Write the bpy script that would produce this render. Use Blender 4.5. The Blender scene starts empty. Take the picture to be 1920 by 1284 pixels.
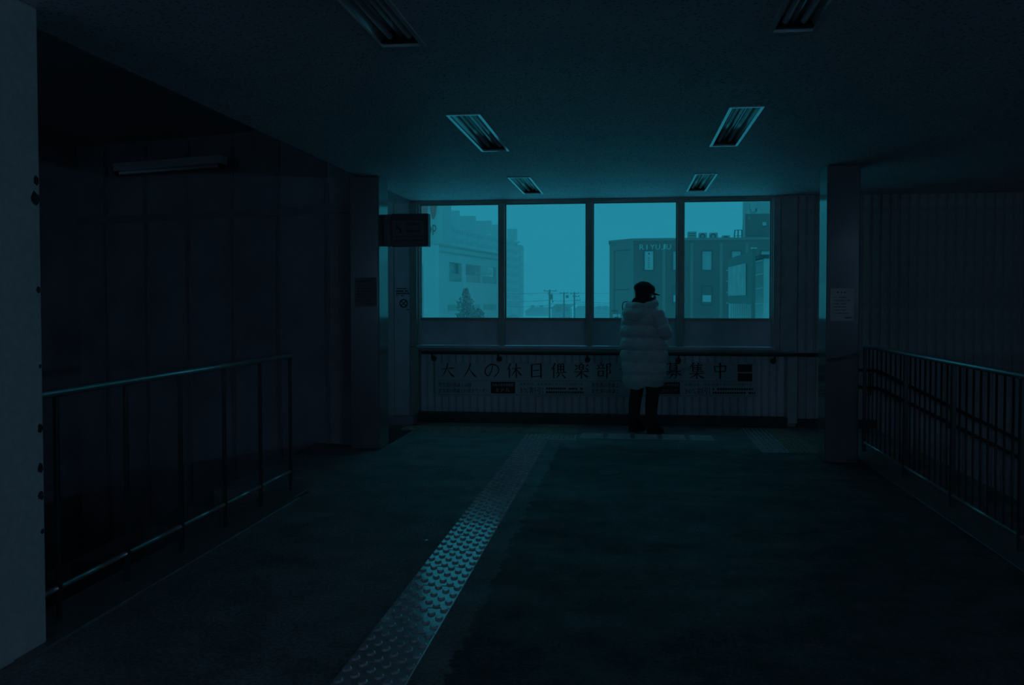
import bpy, bmesh, math, random
from math import sin, cos, pi, radians, sqrt
from mathutils import Vector, Matrix, noise

random.seed(7)
SC = bpy.context.scene
COL = SC.collection

# ------------------------------------------------------------------ camera
cam_d = bpy.data.cameras.new('camera')
cam = bpy.data.objects.new('camera', cam_d)
COL.objects.link(cam)
cam.location = (0, 0, 1.5)
cam.rotation_euler = (pi / 2 - math.atan(.025), 0, math.atan(.115))
cam_d.sensor_width = 36
cam_d.lens = 36 * 1493 / 1920
cam_d.shift_x = -.02516
cam_d.shift_y = -.02068
cam_d.clip_start = .05
cam_d.clip_end = 2000
SC.camera = cam

# ------------------------------------------------------------------ sky: plain overcast, zenith about three times the horizon
HORIZON = (.0108, .157, .222)
w = bpy.data.worlds.new('overcast_sky')
SC.world = w
w.use_nodes = True
nt = w.node_tree
bg = nt.nodes['Background']
tc = nt.nodes.new('ShaderNodeTexCoord')
sep = nt.nodes.new('ShaderNodeSeparateXYZ')
nt.links.new(tc.outputs['Generated'], sep.inputs[0])
mx = nt.nodes.new('ShaderNodeMath'); mx.operation = 'MAXIMUM'; mx.inputs[1].default_value = 0
nt.links.new(sep.outputs['Z'], mx.inputs[0])
ma = nt.nodes.new('ShaderNodeMath'); ma.operation = 'MULTIPLY_ADD'
ma.inputs[1].default_value = 2.0; ma.inputs[2].default_value = 1.0
nt.links.new(mx.outputs[0], ma.inputs[0])
bg.inputs['Color'].default_value = HORIZON + (1,)
nt.links.new(ma.outputs[0], bg.inputs['Strength'])

vs = SC.view_settings
vs.view_transform = 'Standard'
vs.look = 'None'
vs.gamma = 1
vs.use_curve_mapping = False
vs.exposure = 0.0
cy = SC.cycles
cy.use_denoising = True
cy.max_bounces = 10
cy.diffuse_bounces = 6
cy.glossy_bounces = 4
cy.transparent_max_bounces = 12
cy.volume_bounces = 2
cy.caustics_reflective = False
cy.caustics_refractive = False
cy.sample_clamp_indirect = 4


# ------------------------------------------------------------------ materials
def mk(name, col, rough=.7, var=.12, scale=6., bump=0., bscale=80., metal=0., spec=.5, coat=0., rvar=0.):
    m = bpy.data.materials.new(name)
    m.use_nodes = True
    n = m.node_tree.nodes; l = m.node_tree.links
    b = n['Principled BSDF']
    b.inputs['Roughness'].default_value = rough
    b.inputs['Metallic'].default_value = metal
    b.inputs['Specular IOR Level'].default_value = spec
    if coat:
        b.inputs['Coat Weight'].default_value = coat
        b.inputs['Coat Roughness'].default_value = .08
    t = n.new('ShaderNodeTexCoord')
    nz = n.new('ShaderNodeTexNoise')
    nz.inputs['Scale'].default_value = scale; nz.inputs['Detail'].default_value = 6
    l.new(t.outputs['Object'], nz.inputs['Vector'])
    r = n.new('ShaderNodeValToRGB')
    r.color_ramp.elements[0].position = .3; r.color_ramp.elements[1].position = .7
    r.color_ramp.elements[0].color = tuple(c * (1 - var) for c in col) + (1,)
    r.color_ramp.elements[1].color = tuple(min(1, c * (1 + var)) for c in col) + (1,)
    l.new(nz.outputs['Fac'], r.inputs[0])
    l.new(r.outputs[0], b.inputs['Base Color'])
    if rvar:
        mr = n.new('ShaderNodeMapRange')
        mr.inputs[1].default_value = .35; mr.inputs[2].default_value = .65
        mr.inputs[3].default_value = max(.03, rough - rvar); mr.inputs[4].default_value = min(1, rough + rvar)
        l.new(nz.outputs['Fac'], mr.inputs[0]); l.new(mr.outputs[0], b.inputs['Roughness'])
    if bump:
        n2 = n.new('ShaderNodeTexNoise')
        n2.inputs['Scale'].default_value = bscale; n2.inputs['Detail'].default_value = 5
        l.new(t.outputs['Object'], n2.inputs['Vector'])
        bp = n.new('ShaderNodeBump')
        bp.inputs['Strength'].default_value = bump; bp.inputs['Distance'].default_value = .01
        l.new(n2.outputs['Fac'], bp.inputs['Height']); l.new(bp.outputs[0], b.inputs['Normal'])
    return m


def mat_ceiling():
    m = mk('ceiling_board', (.95, .78, .84), .6, .05, 3., 0)
    n = m.node_tree.nodes; l = m.node_tree.links
    b = n['Principled BSDF']
    t = n.new('ShaderNodeTexCoord')
    v = n.new('ShaderNodeTexVoronoi'); v.inputs['Scale'].default_value = 38
    l.new(t.outputs['Object'], v.inputs['Vector'])
    r = n.new('ShaderNodeValToRGB')
    r.color_ramp.elements[0].position = .16; r.color_ramp.elements[0].color = (.25, .25, .25, 1)
    r.color_ramp.elements[1].position = .36; r.color_ramp.elements[1].color = (1, 1, 1, 1)
    l.new(v.outputs['Distance'], r.inputs[0])
    mixn = n.new('ShaderNodeMix'); mixn.data_type = 'RGBA'; mixn.blend_type = 'MULTIPLY'
    mixn.inputs[0].default_value = .8
    src = b.inputs['Base Color'].links[0].from_socket
    l.new(src, mixn.inputs[6]); l.new(r.outputs[0], mixn.inputs[7]); l.new(mixn.outputs[2], b.inputs['Base Color'])
    bp = n.new('ShaderNodeBump'); bp.inputs['Strength'].default_value = .6; bp.inputs['Distance'].default_value = .01
    l.new(r.outputs[0], bp.inputs['Height']); l.new(bp.outputs[0], b.inputs['Normal'])
    return m


def mat_floor():
    """old grey asphalt, with a darker newer patch to the right of the guide strip"""
    m = bpy.data.materials.new('asphalt_floor'); m.use_nodes = True
    n = m.node_tree.nodes; l = m.node_tree.links
    b = n['Principled BSDF']
    t = n.new('ShaderNodeTexCoord')
    sp = n.new('ShaderNodeSeparateXYZ'); l.new(t.outputs['Object'], sp.inputs[0])

    def nz(s, d=6, rough=.6):
        k = n.new('ShaderNodeTexNoise'); k.inputs['Scale'].default_value = s
        k.inputs['Detail'].default_value = d; k.inputs['Roughness'].default_value = rough
        l.new(t.outputs['Object'], k.inputs['Vector']); return k

    def math_(op, a, bb=None, c=None):
        k = n.new('ShaderNodeMath'); k.operation = op
        for i, v in enumerate((a, bb, c)):
            if v is None: continue
            if isinstance(v, (int, float)): k.inputs[i].default_value = v
            else: l.new(v, k.inputs[i])
        return k.outputs[0]

    def step(x, e0, e1):
        k = n.new('ShaderNodeMapRange'); k.interpolation_type = 'SMOOTHSTEP'
        l.new(x, k.inputs[0]); k.inputs[1].default_value = e0; k.inputs[2].default_value = e1
        return k.outputs[0]
    wob = math_('MULTIPLY_ADD', nz(9, 8, .7).outputs['Fac'], .22, -.11)
    xx = math_('ADD', sp.outputs['X'], wob)
    yy = math_('ADD', sp.outputs['Y'], math_('MULTIPLY_ADD', nz(2.2, 5).outputs['Fac'], 1.6, -.8))
    patch = math_('MULTIPLY', step(xx, -.735, -.71), math_('SUBTRACT', 1, step(yy, 7.9, 8.5)))
    patch = math_('MULTIPLY', patch, math_('SUBTRACT', 1, math_('MULTIPLY', step(nz(1.1, 4).outputs['Fac'], .5, .75), .45)))
    gr = n.new('ShaderNodeValToRGB')
    gr.color_ramp.elements[0].position = .35; gr.color_ramp.elements[0].color = (.26, .2, .2, 1)
    gr.color_ramp.elements[1].position = .7; gr.color_ramp.elements[1].color = (.48, .38, .39, 1)
    l.new(nz(3.5, 8, .7).outputs['Fac'], gr.inputs[0])
    dk = n.new('ShaderNodeValToRGB')
    dk.color_ramp.elements[0].position = .4; dk.color_ramp.elements[0].color = (.07, .055, .056, 1)
    dk.color_ramp.elements[1].position = .75; dk.color_ramp.elements[1].color = (.24, .19, .195, 1)
    l.new(nz(5, 8, .75).outputs['Fac'], dk.inputs[0])
    mixn = n.new('ShaderNodeMix'); mixn.data_type = 'RGBA'
    l.new(patch, mixn.inputs[0]); l.new(gr.outputs[0], mixn.inputs[6]); l.new(dk.outputs[0], mixn.inputs[7])
    spk = n.new('ShaderNodeMapRange'); spk.inputs[1].default_value = .35; spk.inputs[2].default_value = .65
    spk.inputs[3].default_value = .45; spk.inputs[4].default_value = 1.5
    l.new(nz(55, 4, .8).outputs['Fac'], spk.inputs[0])
    mul = n.new('ShaderNodeMix'); mul.data_type = 'RGBA'; mul.blend_type = 'MULTIPLY'; mul.inputs[0].default_value = 1
    l.new(mixn.outputs[2], mul.inputs[6]); l.new(spk.outputs[0], mul.inputs[7])
    l.new(mul.outputs[2], b.inputs['Base Color'])
    # worn, damp streak where people walk
    ro = n.new('ShaderNodeMapRange'); ro.inputs[1].default_value = .42; ro.inputs[2].default_value = .68
    ro.inputs[3].default_value = .62; ro.inputs[4].default_value = .36
    mp = n.new('ShaderNodeMapping'); mp.inputs['Scale'].default_value = (.9, 2.6, 1)
    l.new(t.outputs['Object'], mp.inputs[0])
    k = n.new('ShaderNodeTexNoise'); k.inputs['Scale'].default_value = 1.3; k.inputs['Detail'].default_value = 7
    l.new(mp.outputs[0], k.inputs['Vector']); l.new(k.outputs['Fac'], ro.inputs[0])
    l.new(ro.outputs[0], b.inputs['Roughness'])
    b.inputs['Specular IOR Level'].default_value = .45
    bp = n.new('ShaderNodeBump'); bp.inputs['Strength'].default_value = .75; bp.inputs['Distance'].default_value = .012
    l.new(nz(70, 8, .75).outputs['Fac'], bp.inputs['Height']); l.new(bp.outputs[0], b.inputs['Normal'])
    return m


def mat_glass():
    m = bpy.data.materials.new('window_glass'); m.use_nodes = True
    n = m.node_tree.nodes; l = m.node_tree.links
    n.remove(n['Principled BSDF'])
    tr = n.new('ShaderNodeBsdfTransparent'); tr.inputs[0].default_value = (.93, .95, .95, 1)
    gl = n.new('ShaderNodeBsdfGlossy'); gl.inputs['Roughness'].default_value = .02
    fr = n.new('ShaderNodeFresnel')
    ge = n.new('ShaderNodeNewGeometry')          # thin sheet: both faces reflect like the outer one
    io = n.new('ShaderNodeMapRange'); io.inputs[3].default_value = 1.3; io.inputs[4].default_value = 1 / 1.3
    l.new(ge.outputs['Backfacing'], io.inputs[0]); l.new(io.outputs[0], fr.inputs[0])
    mxs = n.new('ShaderNodeMixShader')
    l.new(fr.outputs[0], mxs.inputs[0]); l.new(tr.outputs[0], mxs.inputs[1]); l.new(gl.outputs[0], mxs.inputs[2])
    l.new(mxs.outputs[0], n['Material Output'].inputs[0])
    return m


MAT = dict(
    ceiling=mat_ceiling(), floor=mat_floor(), glass=mat_glass(),
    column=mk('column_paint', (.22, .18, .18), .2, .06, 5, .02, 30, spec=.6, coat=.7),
    dark_paint=mk('dark_paint', (.34, .29, .31), .6, .15, 3),
    well=mk('well_wall', (.42, .36, .38), .7, .2, 1.5),
    siding=mk('siding_metal', (.62, .5, .5), .55, .14, 9, .05, 40),
    siding_bounce=mk('bounce_lit_siding', (.88, .68, .72), .5, .1, 9, .05, 40),
    plinth=mk('plinth_stone', (.09, .08, .075), .6, .2, 9, .1, 60),
    frame=mk('window_aluminium', (.5, .4, .36), .45, .08, 12, metal=.2),
    dullpanel=mk('lower_panel', (.88, .68, .73), .45, .1, 5),
    trim=mk('pale_trim', (.8, .64, .66), .4, .06, 8),
    railtop=mk('worn_steel', (.6, .54, .54), .33, .1, 25, metal=.75),
    raildark=mk('dark_steel', (.055, .052, .05), .4, .2, 20, metal=.35),
    rubber=mk('dark_rubber', (.05, .045, .043), .5, .1, 20),
    curb=mk('concrete_curb', (.22, .19, .18), .4, .2, 14, .15, 60, spec=.55),
    tile=mk('guide_tile', (.7, .6, .6), .15, .18, 22, .08, 90, spec=1.0, coat=.7, rvar=.04),
    tile_yellow=mk('worn_yellow_tile', (.55, .34, .26), .55, .25, 18, .25, 90),
    banner=mk('banner_sheet', (.74, .58, .6), .55, .04, 4),
    ink=mk('black_ink', (.04, .035, .035), .6, .1, 20),
    inkred=mk('dark_red_print', (.06, .018, .02), .6, .1, 20),
    paper=mk('notice_paper', (.8, .65, .58), .6, .05, 8),
    signbox=mk('sign_box', (.03, .028, .028), .35, .1, 8),
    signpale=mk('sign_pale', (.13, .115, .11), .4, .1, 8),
    lamp_white=mk('lamp_enamel', (.85, .8, .8), .13, .03, 10, spec=.9, coat=.6),
    tube=mk('lamp_tube', (.8, .78, .76), .2, .03, 10),
    lamp_dark=mk('lamp_socket', (.03, .03, .03), .5, .1, 10),
    coat=mk('coat_nylon', (.9, .77, .76), .5, .1, 7, 1.0, 11),
    black_cloth=mk('black_wool', (.035, .028, .027), .9, .2, 40, .3, 120),
    trousers=mk('dark_trousers', (.055, .045, .043), .85, .2, 30),
    skin=mk('skin', (.55, .34, .26), .55, .06, 12),
    ice=mk('icy_patch', (.22, .21, .2), .2, .2, 14, .3, 60),
    snow=mk('snowy_ground', (.92, .92, .92), .9, .15, .08),
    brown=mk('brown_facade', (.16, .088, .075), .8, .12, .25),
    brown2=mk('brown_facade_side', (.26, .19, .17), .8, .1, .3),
    bframe=mk('brown_window_frame', (.03, .03, .03), .6, .1, 3),
    pane=mk('far_pane', (.42, .45, .45), .35, .1, .6),
    panedark=mk('far_pane_dark', (.08, .085, .085), .3, .2, .6),
    white=mk('white_cladding', (.62, .6, .58), .7, .05, .4),
    white2=mk('grey_cladding', (.42, .41, .4), .75, .08, .3),
    concrete=mk('apartment_concrete', (.28, .265, .26), .85, .1, .12),
    conc_dark=mk('apartment_recess', (.03, .03, .03), .8, .2, .5),
    board=mk('board_green', (.1, .14, .13), .6, .12, .6),
    boardface=mk('board_face', (.45, .43, .41), .6, .2, 1.2),
    red=mk('sign_red', (.75, .09, .06), .6, .05, 1),
    unit=mk('ac_casing', (.45, .45, .45), .6, .1, 2),
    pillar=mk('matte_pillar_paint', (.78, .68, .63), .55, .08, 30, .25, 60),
    fan=mk('ac_fan', (.05, .05, .05), .6, .1, 2),
    pole=mk('pole_concrete', (.05, .048, .046), .8, .15, 2),
    wire=mk('wire_black', (.02, .02, .02), .7, .1, 2),
    leaf=mk('frosted_leaf', (.3, .28, .27), .9, .6, 6),
    bark=mk('bark', (.05, .045, .04), .9, .3, 4),
    car=mk('car_paint', (.015, .016, .018), .35, .1, 2, spec=.5),
    cargl=mk('car_glass', (.03, .035, .04), .15, .1, 2),
    houses=mk('far_house_wall', (.2, .19, .185), .8, .1, .3),
    houseroof=mk('far_house_roof', (.13, .125, .12), .8, .1, .3),
)


# ------------------------------------------------------------------ mesh helpers
class MB:
    def __init__(s):
        s.v = []; s.f = []; s.sm = []

    def add(s, vs_, fs, smooth=False):
        o = len(s.v); s.v += [Vector(q) for q in vs_]
        for q in fs: s.f.append([i + o for i in q]); s.sm.append(smooth)
        return s

    def box(s, x0, x1, y0, y1, z0, z1):
        return s.add([(x0, y0, z0), (x1, y0, z0), (x1, y1, z0), (x0, y1, z0), (x0, y0, z1), (x1, y0, z1), (x1, y1, z1), (x0, y1, z1)],
                     [(3, 2, 1, 0), (4, 5, 6, 7), (0, 1, 5, 4), (1, 2, 6, 5), (2, 3, 7, 6), (3, 0, 4, 7)])

    def bbox(s, x0, x1, y0, y1, z0, z1, b):
        """box with bevelled edges"""
        bm = bmesh.new()
        bmesh.ops.create_cube(bm, size=1, matrix=Matrix.Translation(((x0 + x1) / 2, (y0 + y1) / 2, (z0 + z1) / 2)) @ Matrix.Diagonal((x1 - x0, y1 - y0, z1 - z0, 1)))
        bmesh.ops.bevel(bm, geom=bm.edges[:], offset=b, segments=3, affect='EDGES', profile=.5)
        bm.verts.index_update()
        s.add([q.co.copy() for q in bm.verts], [[q.index for q in f.verts] for f in bm.faces]); bm.free(); return s

    def prism(s, pts, d):
        """extrude a closed polygon (3d points) along d"""
        n = len(pts); d = Vector(d); a = [Vector(p) for p in pts]
        nrm = Vector((0, 0, 0))
        for i in range(n): nrm += a[i].cross(a[(i + 1) % n])
        if nrm.dot(d) > 0: a.reverse()
        return s.add(a + [p + d for p in a], [list(range(n))] + [[n + n - 1 - i for i in range(n)]] + [[(i + 1) % n, i, n + i, n + (i + 1) % n] for i in range(n)])

    def tube(s, pts, r, n=8, caps=True):
        pts = [Vector(p) for p in pts]; k = len(pts)
        rs = r if isinstance(r, (list, tuple)) else [r] * k
        o = len(s.v); up = None
        for i, p in enumerate(pts):
            t = (pts[min(i + 1, k - 1)] - pts[max(i - 1, 0)]).normalized()
            if up is None:
                up = Vector((0, 0, 1)) if abs(t.z) < .9 else Vector((1, 0, 0))
            a = t.cross(up)
            if a.length < 1e-4: a = t.orthogonal()
            a.normalize(); b_ = a.cross(t).normalized()
            for j in range(n):
                g = 2 * pi * j / n
                s.v.append(p + (a * cos(g) + b_ * sin(g)) * rs[i])
        for i in range(k - 1):
            for j in range(n):
                j2 = (j + 1) % n
                s.f.append([o + i * n + j2, o + i * n + j, o + (i + 1) * n + j, o + (i + 1) * n + j2][::-1]); s.sm.append(True)
        if caps:
            s.f.append([o + j for j in range(n)]); s.sm.append(False)
            s.f.append([o + (k - 1) * n + n - 1 - j for j in range(n)]); s.sm.append(False)
        return s

    def loft(s, rings, caps=True, smooth=True):
        n = len(rings[0]); o = len(s.v)
        for r in rings: s.v += [Vector(q) for q in r]
        for i in range(len(rings) - 1):
            for j in range(n):
                j2 = (j + 1) % n
                s.f.append([o + i * n + j, o + i * n + j2, o + (i + 1) * n + j2, o + (i + 1) * n + j]); s.sm.append(smooth)
        if caps:
            s.f.append([o + n - 1 - j for j in range(n)]); s.sm.append(smooth)
            s.f.append([o + (len(rings) - 1) * n + j for j in range(n)]); s.sm.append(smooth)
        return s

    def ell(s, c, r, nu=20, nv=12, fn=None):
        rings = []
        for i in range(nv + 1):
            a = -pi / 2 + pi * i / nv
            a = max(-pi / 2 + .05, min(pi / 2 - .05, a))
            ring = []
            for j in range(nu):
                g = 2 * pi * j / nu
                d = Vector((cos(a) * cos(g), cos(a) * sin(g), sin(a)))
                p = Vector((d.x * r[0], d.y * r[1], d.z * r[2]))
                if fn: p = fn(p, d)
                ring.append(p + Vector(c))
            rings.append(ring)
        return s.loft(rings)

    def rot(s, m):
        s.v = [m @ q for q in s.v]; return s

    def mesh(s, name, mat, off=None):
        me = bpy.data.meshes.new(name)
        vv = s.v if off is None else [q - off for q in s.v]
        me.from_pydata([tuple(q) for q in vv], [], s.f)
        me.polygons.foreach_set('use_smooth', s.sm)
        me.materials.append(mat if not isinstance(mat, str) else MAT[mat])
        me.update()
        return me

    def build(s, name, mat, parent=None, local=False):
        """world-space vertices by default; local=True when they are already in the parent's frame"""
        off = None
        if parent is not None and not local: off = base(parent)
        o = bpy.data.objects.new(name, s.mesh(name, mat, off))
        COL.objects.link(o); o.parent = parent
        return o


def base(o):
    p = Vector((0, 0, 0))
    while o is not None:
        p = p + o.location; o = o.parent
    return p


def tag(o, label=None, cat=None, group=None, kind=None):
    if label: o['label'] = label
    if cat: o['category'] = cat
    if group: o['group'] = group
    if kind: o['kind'] = kind
    return o


def thing(name, loc, label, cat, group=None, rz=0, kind=None):
    o = bpy.data.objects.new(name, None); COL.objects.link(o)
    o.location = loc; o.rotation_euler = (0, 0, rz); o.empty_display_size = .1
    return tag(o, label, cat, group, kind)


def inst(src, name, loc, parent=None, sc=None):
    """another object sharing src's mesh; loc is relative to src's own position"""
    o = bpy.data.objects.new(name, src.data); COL.objects.link(o)
    o.parent = parent if parent is not None else src.parent
    o.location = loc
    if sc: o.scale = sc
    return o


def text_mb(body, h, res=1):
    """flat lettering as polygons in the XZ plane, left-bottom at the origin, facing -Y"""
    c = bpy.data.curves.new('lettering', 'FONT'); c.body = body; c.size = h; c.resolution_u = res
    o = bpy.data.objects.new('lettering', c); COL.objects.link(o)
    bpy.context.view_layer.update()
    dg = bpy.context.evaluated_depsgraph_get()
    me = bpy.data.meshes.new_from_object(o.evaluated_get(dg))
    mb = MB(); mb.add([(q.co.x, 0, q.co.y) for q in me.vertices], [list(p.vertices) for p in me.polygons])
    bpy.data.objects.remove(o); bpy.data.curves.remove(c); bpy.data.meshes.remove(me)
    return mb


def fit(mb, x0, x1, y, z0, z1=None):
    """scale a flat XZ lettering to span x0..x1 (and z0..z1) at depth y"""
    xs = [q.x for q in mb.v]; zs = [q.z for q in mb.v]
    ax, bx, az, bz = min(xs), max(xs), min(zs), max(zs)
    sx = (x1 - x0) / (bx - ax); sz = (z1 - z0) / (bz - az) if z1 is not None else sx
    mb.v = [Vector((x0 + (q.x - ax) * sx, y, z0 + (q.z - az) * sz)) for q in mb.v]
    return mb


def struct(mb, name, mat, label=None):
    o = mb.build(name, mat); o['kind'] = 'structure'
    if label: o['label'] = label
    return o


# ================================================================== THE HALL
CEIL = 2.76; WY = 9.75
# ---- floor (guarded wells left and right stay open)
m = MB()
m.box(-2.50, 2.17, -10, 9.8, -.3, 0)
m.box(-3.3, -2.50, 6.0, 8.1, -.3, 0)
m.box(2.17, 2.88, 8.25, 9.8, -.3, 0)
m.box(-6.62, -2.50, -10, 3.0, -.3, 0)
m.box(2.17, 6.6, -10, 3.0, -.3, 0)
floor = struct(m, 'floor', 'floor')
m = MB().box(-6.7, 6.7, -10, 9.95, -3.6, -3.3)
struct(m, 'floor_lower', 'well')

# ---- ceiling with six openings for the lights
LX = [(-1.225, -1.005), (.648, .855)]
LY = [(2.56, 3.86), (5.30, 6.60), (8.02, 9.25)]
xs = [-2.72, LX[0][0], LX[0][1], LX[1][0], LX[1][1], 6.6]
ys = [-10, LY[0][0], LY[0][1], LY[1][0], LY[1][1], LY[2][0], LY[2][1], 9.95]
m = MB()
for i in range(5):
    for j in range(7):
        if i in (1, 3) and j in (1, 3, 5): continue
        m.box(xs[i], xs[i + 1], ys[j], ys[j + 1], CEIL, CEIL + .16)
m.box(-2.72, 6.6, -10, 9.95, CEIL + .16, CEIL + .3)
ceil = struct(m, 'ceiling', 'ceiling')
m = MB().box(-6.7, -2.72, -10, 9.95, 3.35, 3.5).box(-2.74, -2.72, -10, 7.8, CEIL, 3.5)
struct(m, 'ceiling_stairwell', 'well')

# ---- outer walls
struct(MB().box(-6.9, -6.6, -10, 9.95, -3.6, 3.5), 'wall_left', 'well')
struct(MB().box(6.6, 6.9, -10, 9.95, -3.6, 3.1), 'wall_right', 'well')
m = MB().box(-6.9, -2.4, -10.2, -10, -3.6, 3.5).box(1.9, 6.9, -10.2, -10, -3.6, 3.5).box(-2.4, 1.9, -10.2, -10, -3.6, .95).box(-2.4, 1.9, -10.2, -10, 2.7, 3.5)
struct(m, 'wall_front', 'siding')
w2 = bpy.data.objects.new('fill_window', None); COL.objects.link(w2); w2['kind'] = 'structure'; w2.location = (-.25, -10.1, .95)  # unseen rear window, added to brighten the darkest areas
for x in (-2.38, -1.32, -.25, .82, 1.88): MB().box(x - .03, x + .03, -10.15, -10.05, .95, 2.7).build('mullion', 'frame', w2)
for x in (-2.35, -1.29, -.22, .85): MB().box(x, x + 1.01, -10.105, -10.1, .95, 2.7).build('pane', 'glass', w2)
# wall between the left stairwell and the bay by the window, and the skewed stairwell end wall
wa = struct(MB().box(-3.18, -3.1, 8.1, 9.82, -.3, CEIL), 'wall_bay', 'trim')
m = MB().prism([(-2.81, 8.0, -3.6), (-6.7, 8.95, -3.6), (-6.7, 9.2, -3.6), (-2.81, 8.2, -3.6)], (0, 0, 7.0))
wl = struct(m, 'wall_stairwell', 'well')
# battens of the stairwell wall: uprights and a level rail, faintly visible
for k in range(7):
    t = .35 + k * .62
    x = -2.81 - t * .97; y = 8.0 + t * .236 - .012
    b_ = MB().box(-.02, .02, -.012, .012, -1.6, 3.3).build('batten', 'dark_paint', wl)
    b_.location = (x, y, 0); b_.rotation_euler = (0, 0, -radians(13.7))
b_ = MB().box(-3.9, 0, -.014, .0, 2.42, 2.5).build('rail', 'dark_paint', wl)
b_.location = (-2.83, 7.99, 0); b_.rotation_euler = (0, 0, -radians(13.7))

# ---- window wall
X0, X1, Z0, Z1 = -2.645, 1.705, .94, 2.735      # clear opening
m = MB()
m.box(-6.9, X0, 9.80, 9.98, -3.6, 3.5)
m.box(X1, 6.9, 9.80, 9.98, -3.6, 3.1)
m.box(X0, X1, 9.80, 9.98, -3.6, Z0)
m.box(X0, X1, 9.80, 9.98, Z1, 3.1)
wb = struct(m, 'wall_back', 'siding')


def planks(x0, x1, z0, z1, n, y=9.80, t=.022, mat='siding'):
    """vertical folded siding boards, each its own piece, with a recessed joint"""
    p = (x1 - x0) / n; g = .010
    mb = MB()
    prof = [(g / 2, 0), (g / 2 + .012, -t), (p - g / 2 - .012, -t), (p - g / 2, 0)]
    mb.prism([(a, b, z0) for a, b in prof], (0, 0, z1 - z0))
    first = None
    for i in range(n):
        if first is None:
            first = mb.build('siding_board', mat, wb); o = first
        else:
            o = inst(first, 'siding_board', (0, 0, 0))
        o.location = (x0 + i * p, y, 0)


planks(-2.62, 1.855, .12, .885, 49, mat='siding_bounce')  # same siding in a lighter colour, standing in for light bounced off the floor
planks(1.985, 6.5, -3.3, CEIL - .01, 43)
# left blank panel beside the window, corner post and right post
MB().bbox(-2.945, -2.735, 9.77, 9.80, .06, 2.725, .004).build('blank_panel', 'dullpanel', wb)
MB().bbox(-3.03, -2.95, 9.755, 9.80, .06, 2.74, .006).build('corner_post', 'trim', wb)
MB().bbox(-2.735, -2.65, 9.745, 9.80, .93, 2.74, .006).build('corner_post', 'frame', wb)
MB().bbox(-2.735, -2.625, 9.735, 9.80, .06, .925, .006).build('corner_post', 'frame', wb)
MB().bbox(1.705, 1.785, 9.755, 9.80, .9, 2.74, .006).build('corner_post', 'siding', wb)
MB().bbox(1.865, 1.982, 9.70, 9.80, .05, .9, .006).build('corner_post', 'siding', wb)
MB().bbox(1.79, 1.985, 9.78, 9.80, .9, 2.74, .004).build('blank_panel', 'siding', wb)
struct(MB().bbox(-2.62, 1.86, 9.66, 9.80, -.01, .118, .008), 'baseboard_back', 'plinth')
struct(MB().box(1.985, 2.9, 9.72, 9.80, -.01, .10), 'baseboard_stairs', 'plinth')

# ---- window_1: frame, mullions, four panes, four lower panels, sill
win = bpy.data.objects.new('window_1', None); COL.objects.link(win); win['kind'] = 'structure'
win.location = (-.47, 9.84, .94)
MULL = [(-1.615, -1.541), (-.526, -.449), (.574, .650)]
MB().box(X0, X0 + .022, 9.80, 9.88, Z0, Z1).build('frame_side', 'trim', win)
MB().box(X1 - .016, X1, 9.80, 9.88, Z0, Z1).build('frame_side', 'trim', win)
MB().box(X0 + .022, X1 - .016, 9.80, 9.88, Z1 - .018, Z1).build('frame_head', 'frame', win)
MB().box(X0 + .022, X1 - .016, 9.82, 9.88, 1.262, 1.284).build('transom', 'frame', win)
MB().bbox(X0 - .01, X1 + .02, 9.735, 9.80, .915, .952, .006).build('sill', 'trim', win)
MB().bbox(X0 + .02, X1, 9.765, 9.80, .885, .915, .004).build('sill_apron', 'frame', win)
for a, b in MULL:
    MB().bbox(a, b, 9.775, 9.88, .952, Z1 - .018, .006).build('mullion', 'frame', win)
edges = [X0 + .022] + [q for ab in MULL for q in ab] + [X1 - .016]
for i in range(4):
    a, b = edges[2 * i], edges[2 * i + 1]
    MB().box(a, b, 9.846, 9.852, 1.284, Z1 - .018).build('pane', 'glass', win)
    MB().box(a, b, 9.84, 9.86, .952, 1.262).build('lower_panel', 'dullpanel', win)
    g = MB()
    for (p0, p1, q0, q1) in ((a, a + .014, 1.284, 2.717), (b - .014, b, 1.284, 2.717), (a + .014, b - .014, 2.703, 2.717), (a + .014, b - .014, 1.284, 1.296)):
        g.box(p0, p1, 9.835, 9.865, q0, q1)
    g.build('glazing_bead', 'frame', win)

# ---- handrail under the window
hr = thing('wall_handrail', (-.2, 9.70, .85), 'long black handrail on round brackets below the window sill', 'handrail')
MB().tube([(-2.56, 9.655, .868), (2.5, 9.655, .872)], .0225, 10).build('rail', 'rubber', hr)
for x in (-2.435, -1.603, -.505, .591, 1.709):
    b_ = MB().tube([(x, 9.655, .85), (x, 9.665, .80), (x, 9.70, .785), (x, 9.775, .785)], .011, 8).build('bracket', 'rubber', hr)
    MB().tube([(x, 9.755, .785), (x, 9.778, .785)], .034, 14).build('flange', 'rubber', b_)


# ---- columns
def column(x0, x1, y0, y1, label, mat='column'):
    o = thing('column', ((x0 + x1) / 2, (y0 + y1) / 2, 0), label, 'column')
    MB().bbox(x0, x1, y0, y1, 0, CEIL, .012).build('shaft', mat, o)
    return o


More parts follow.
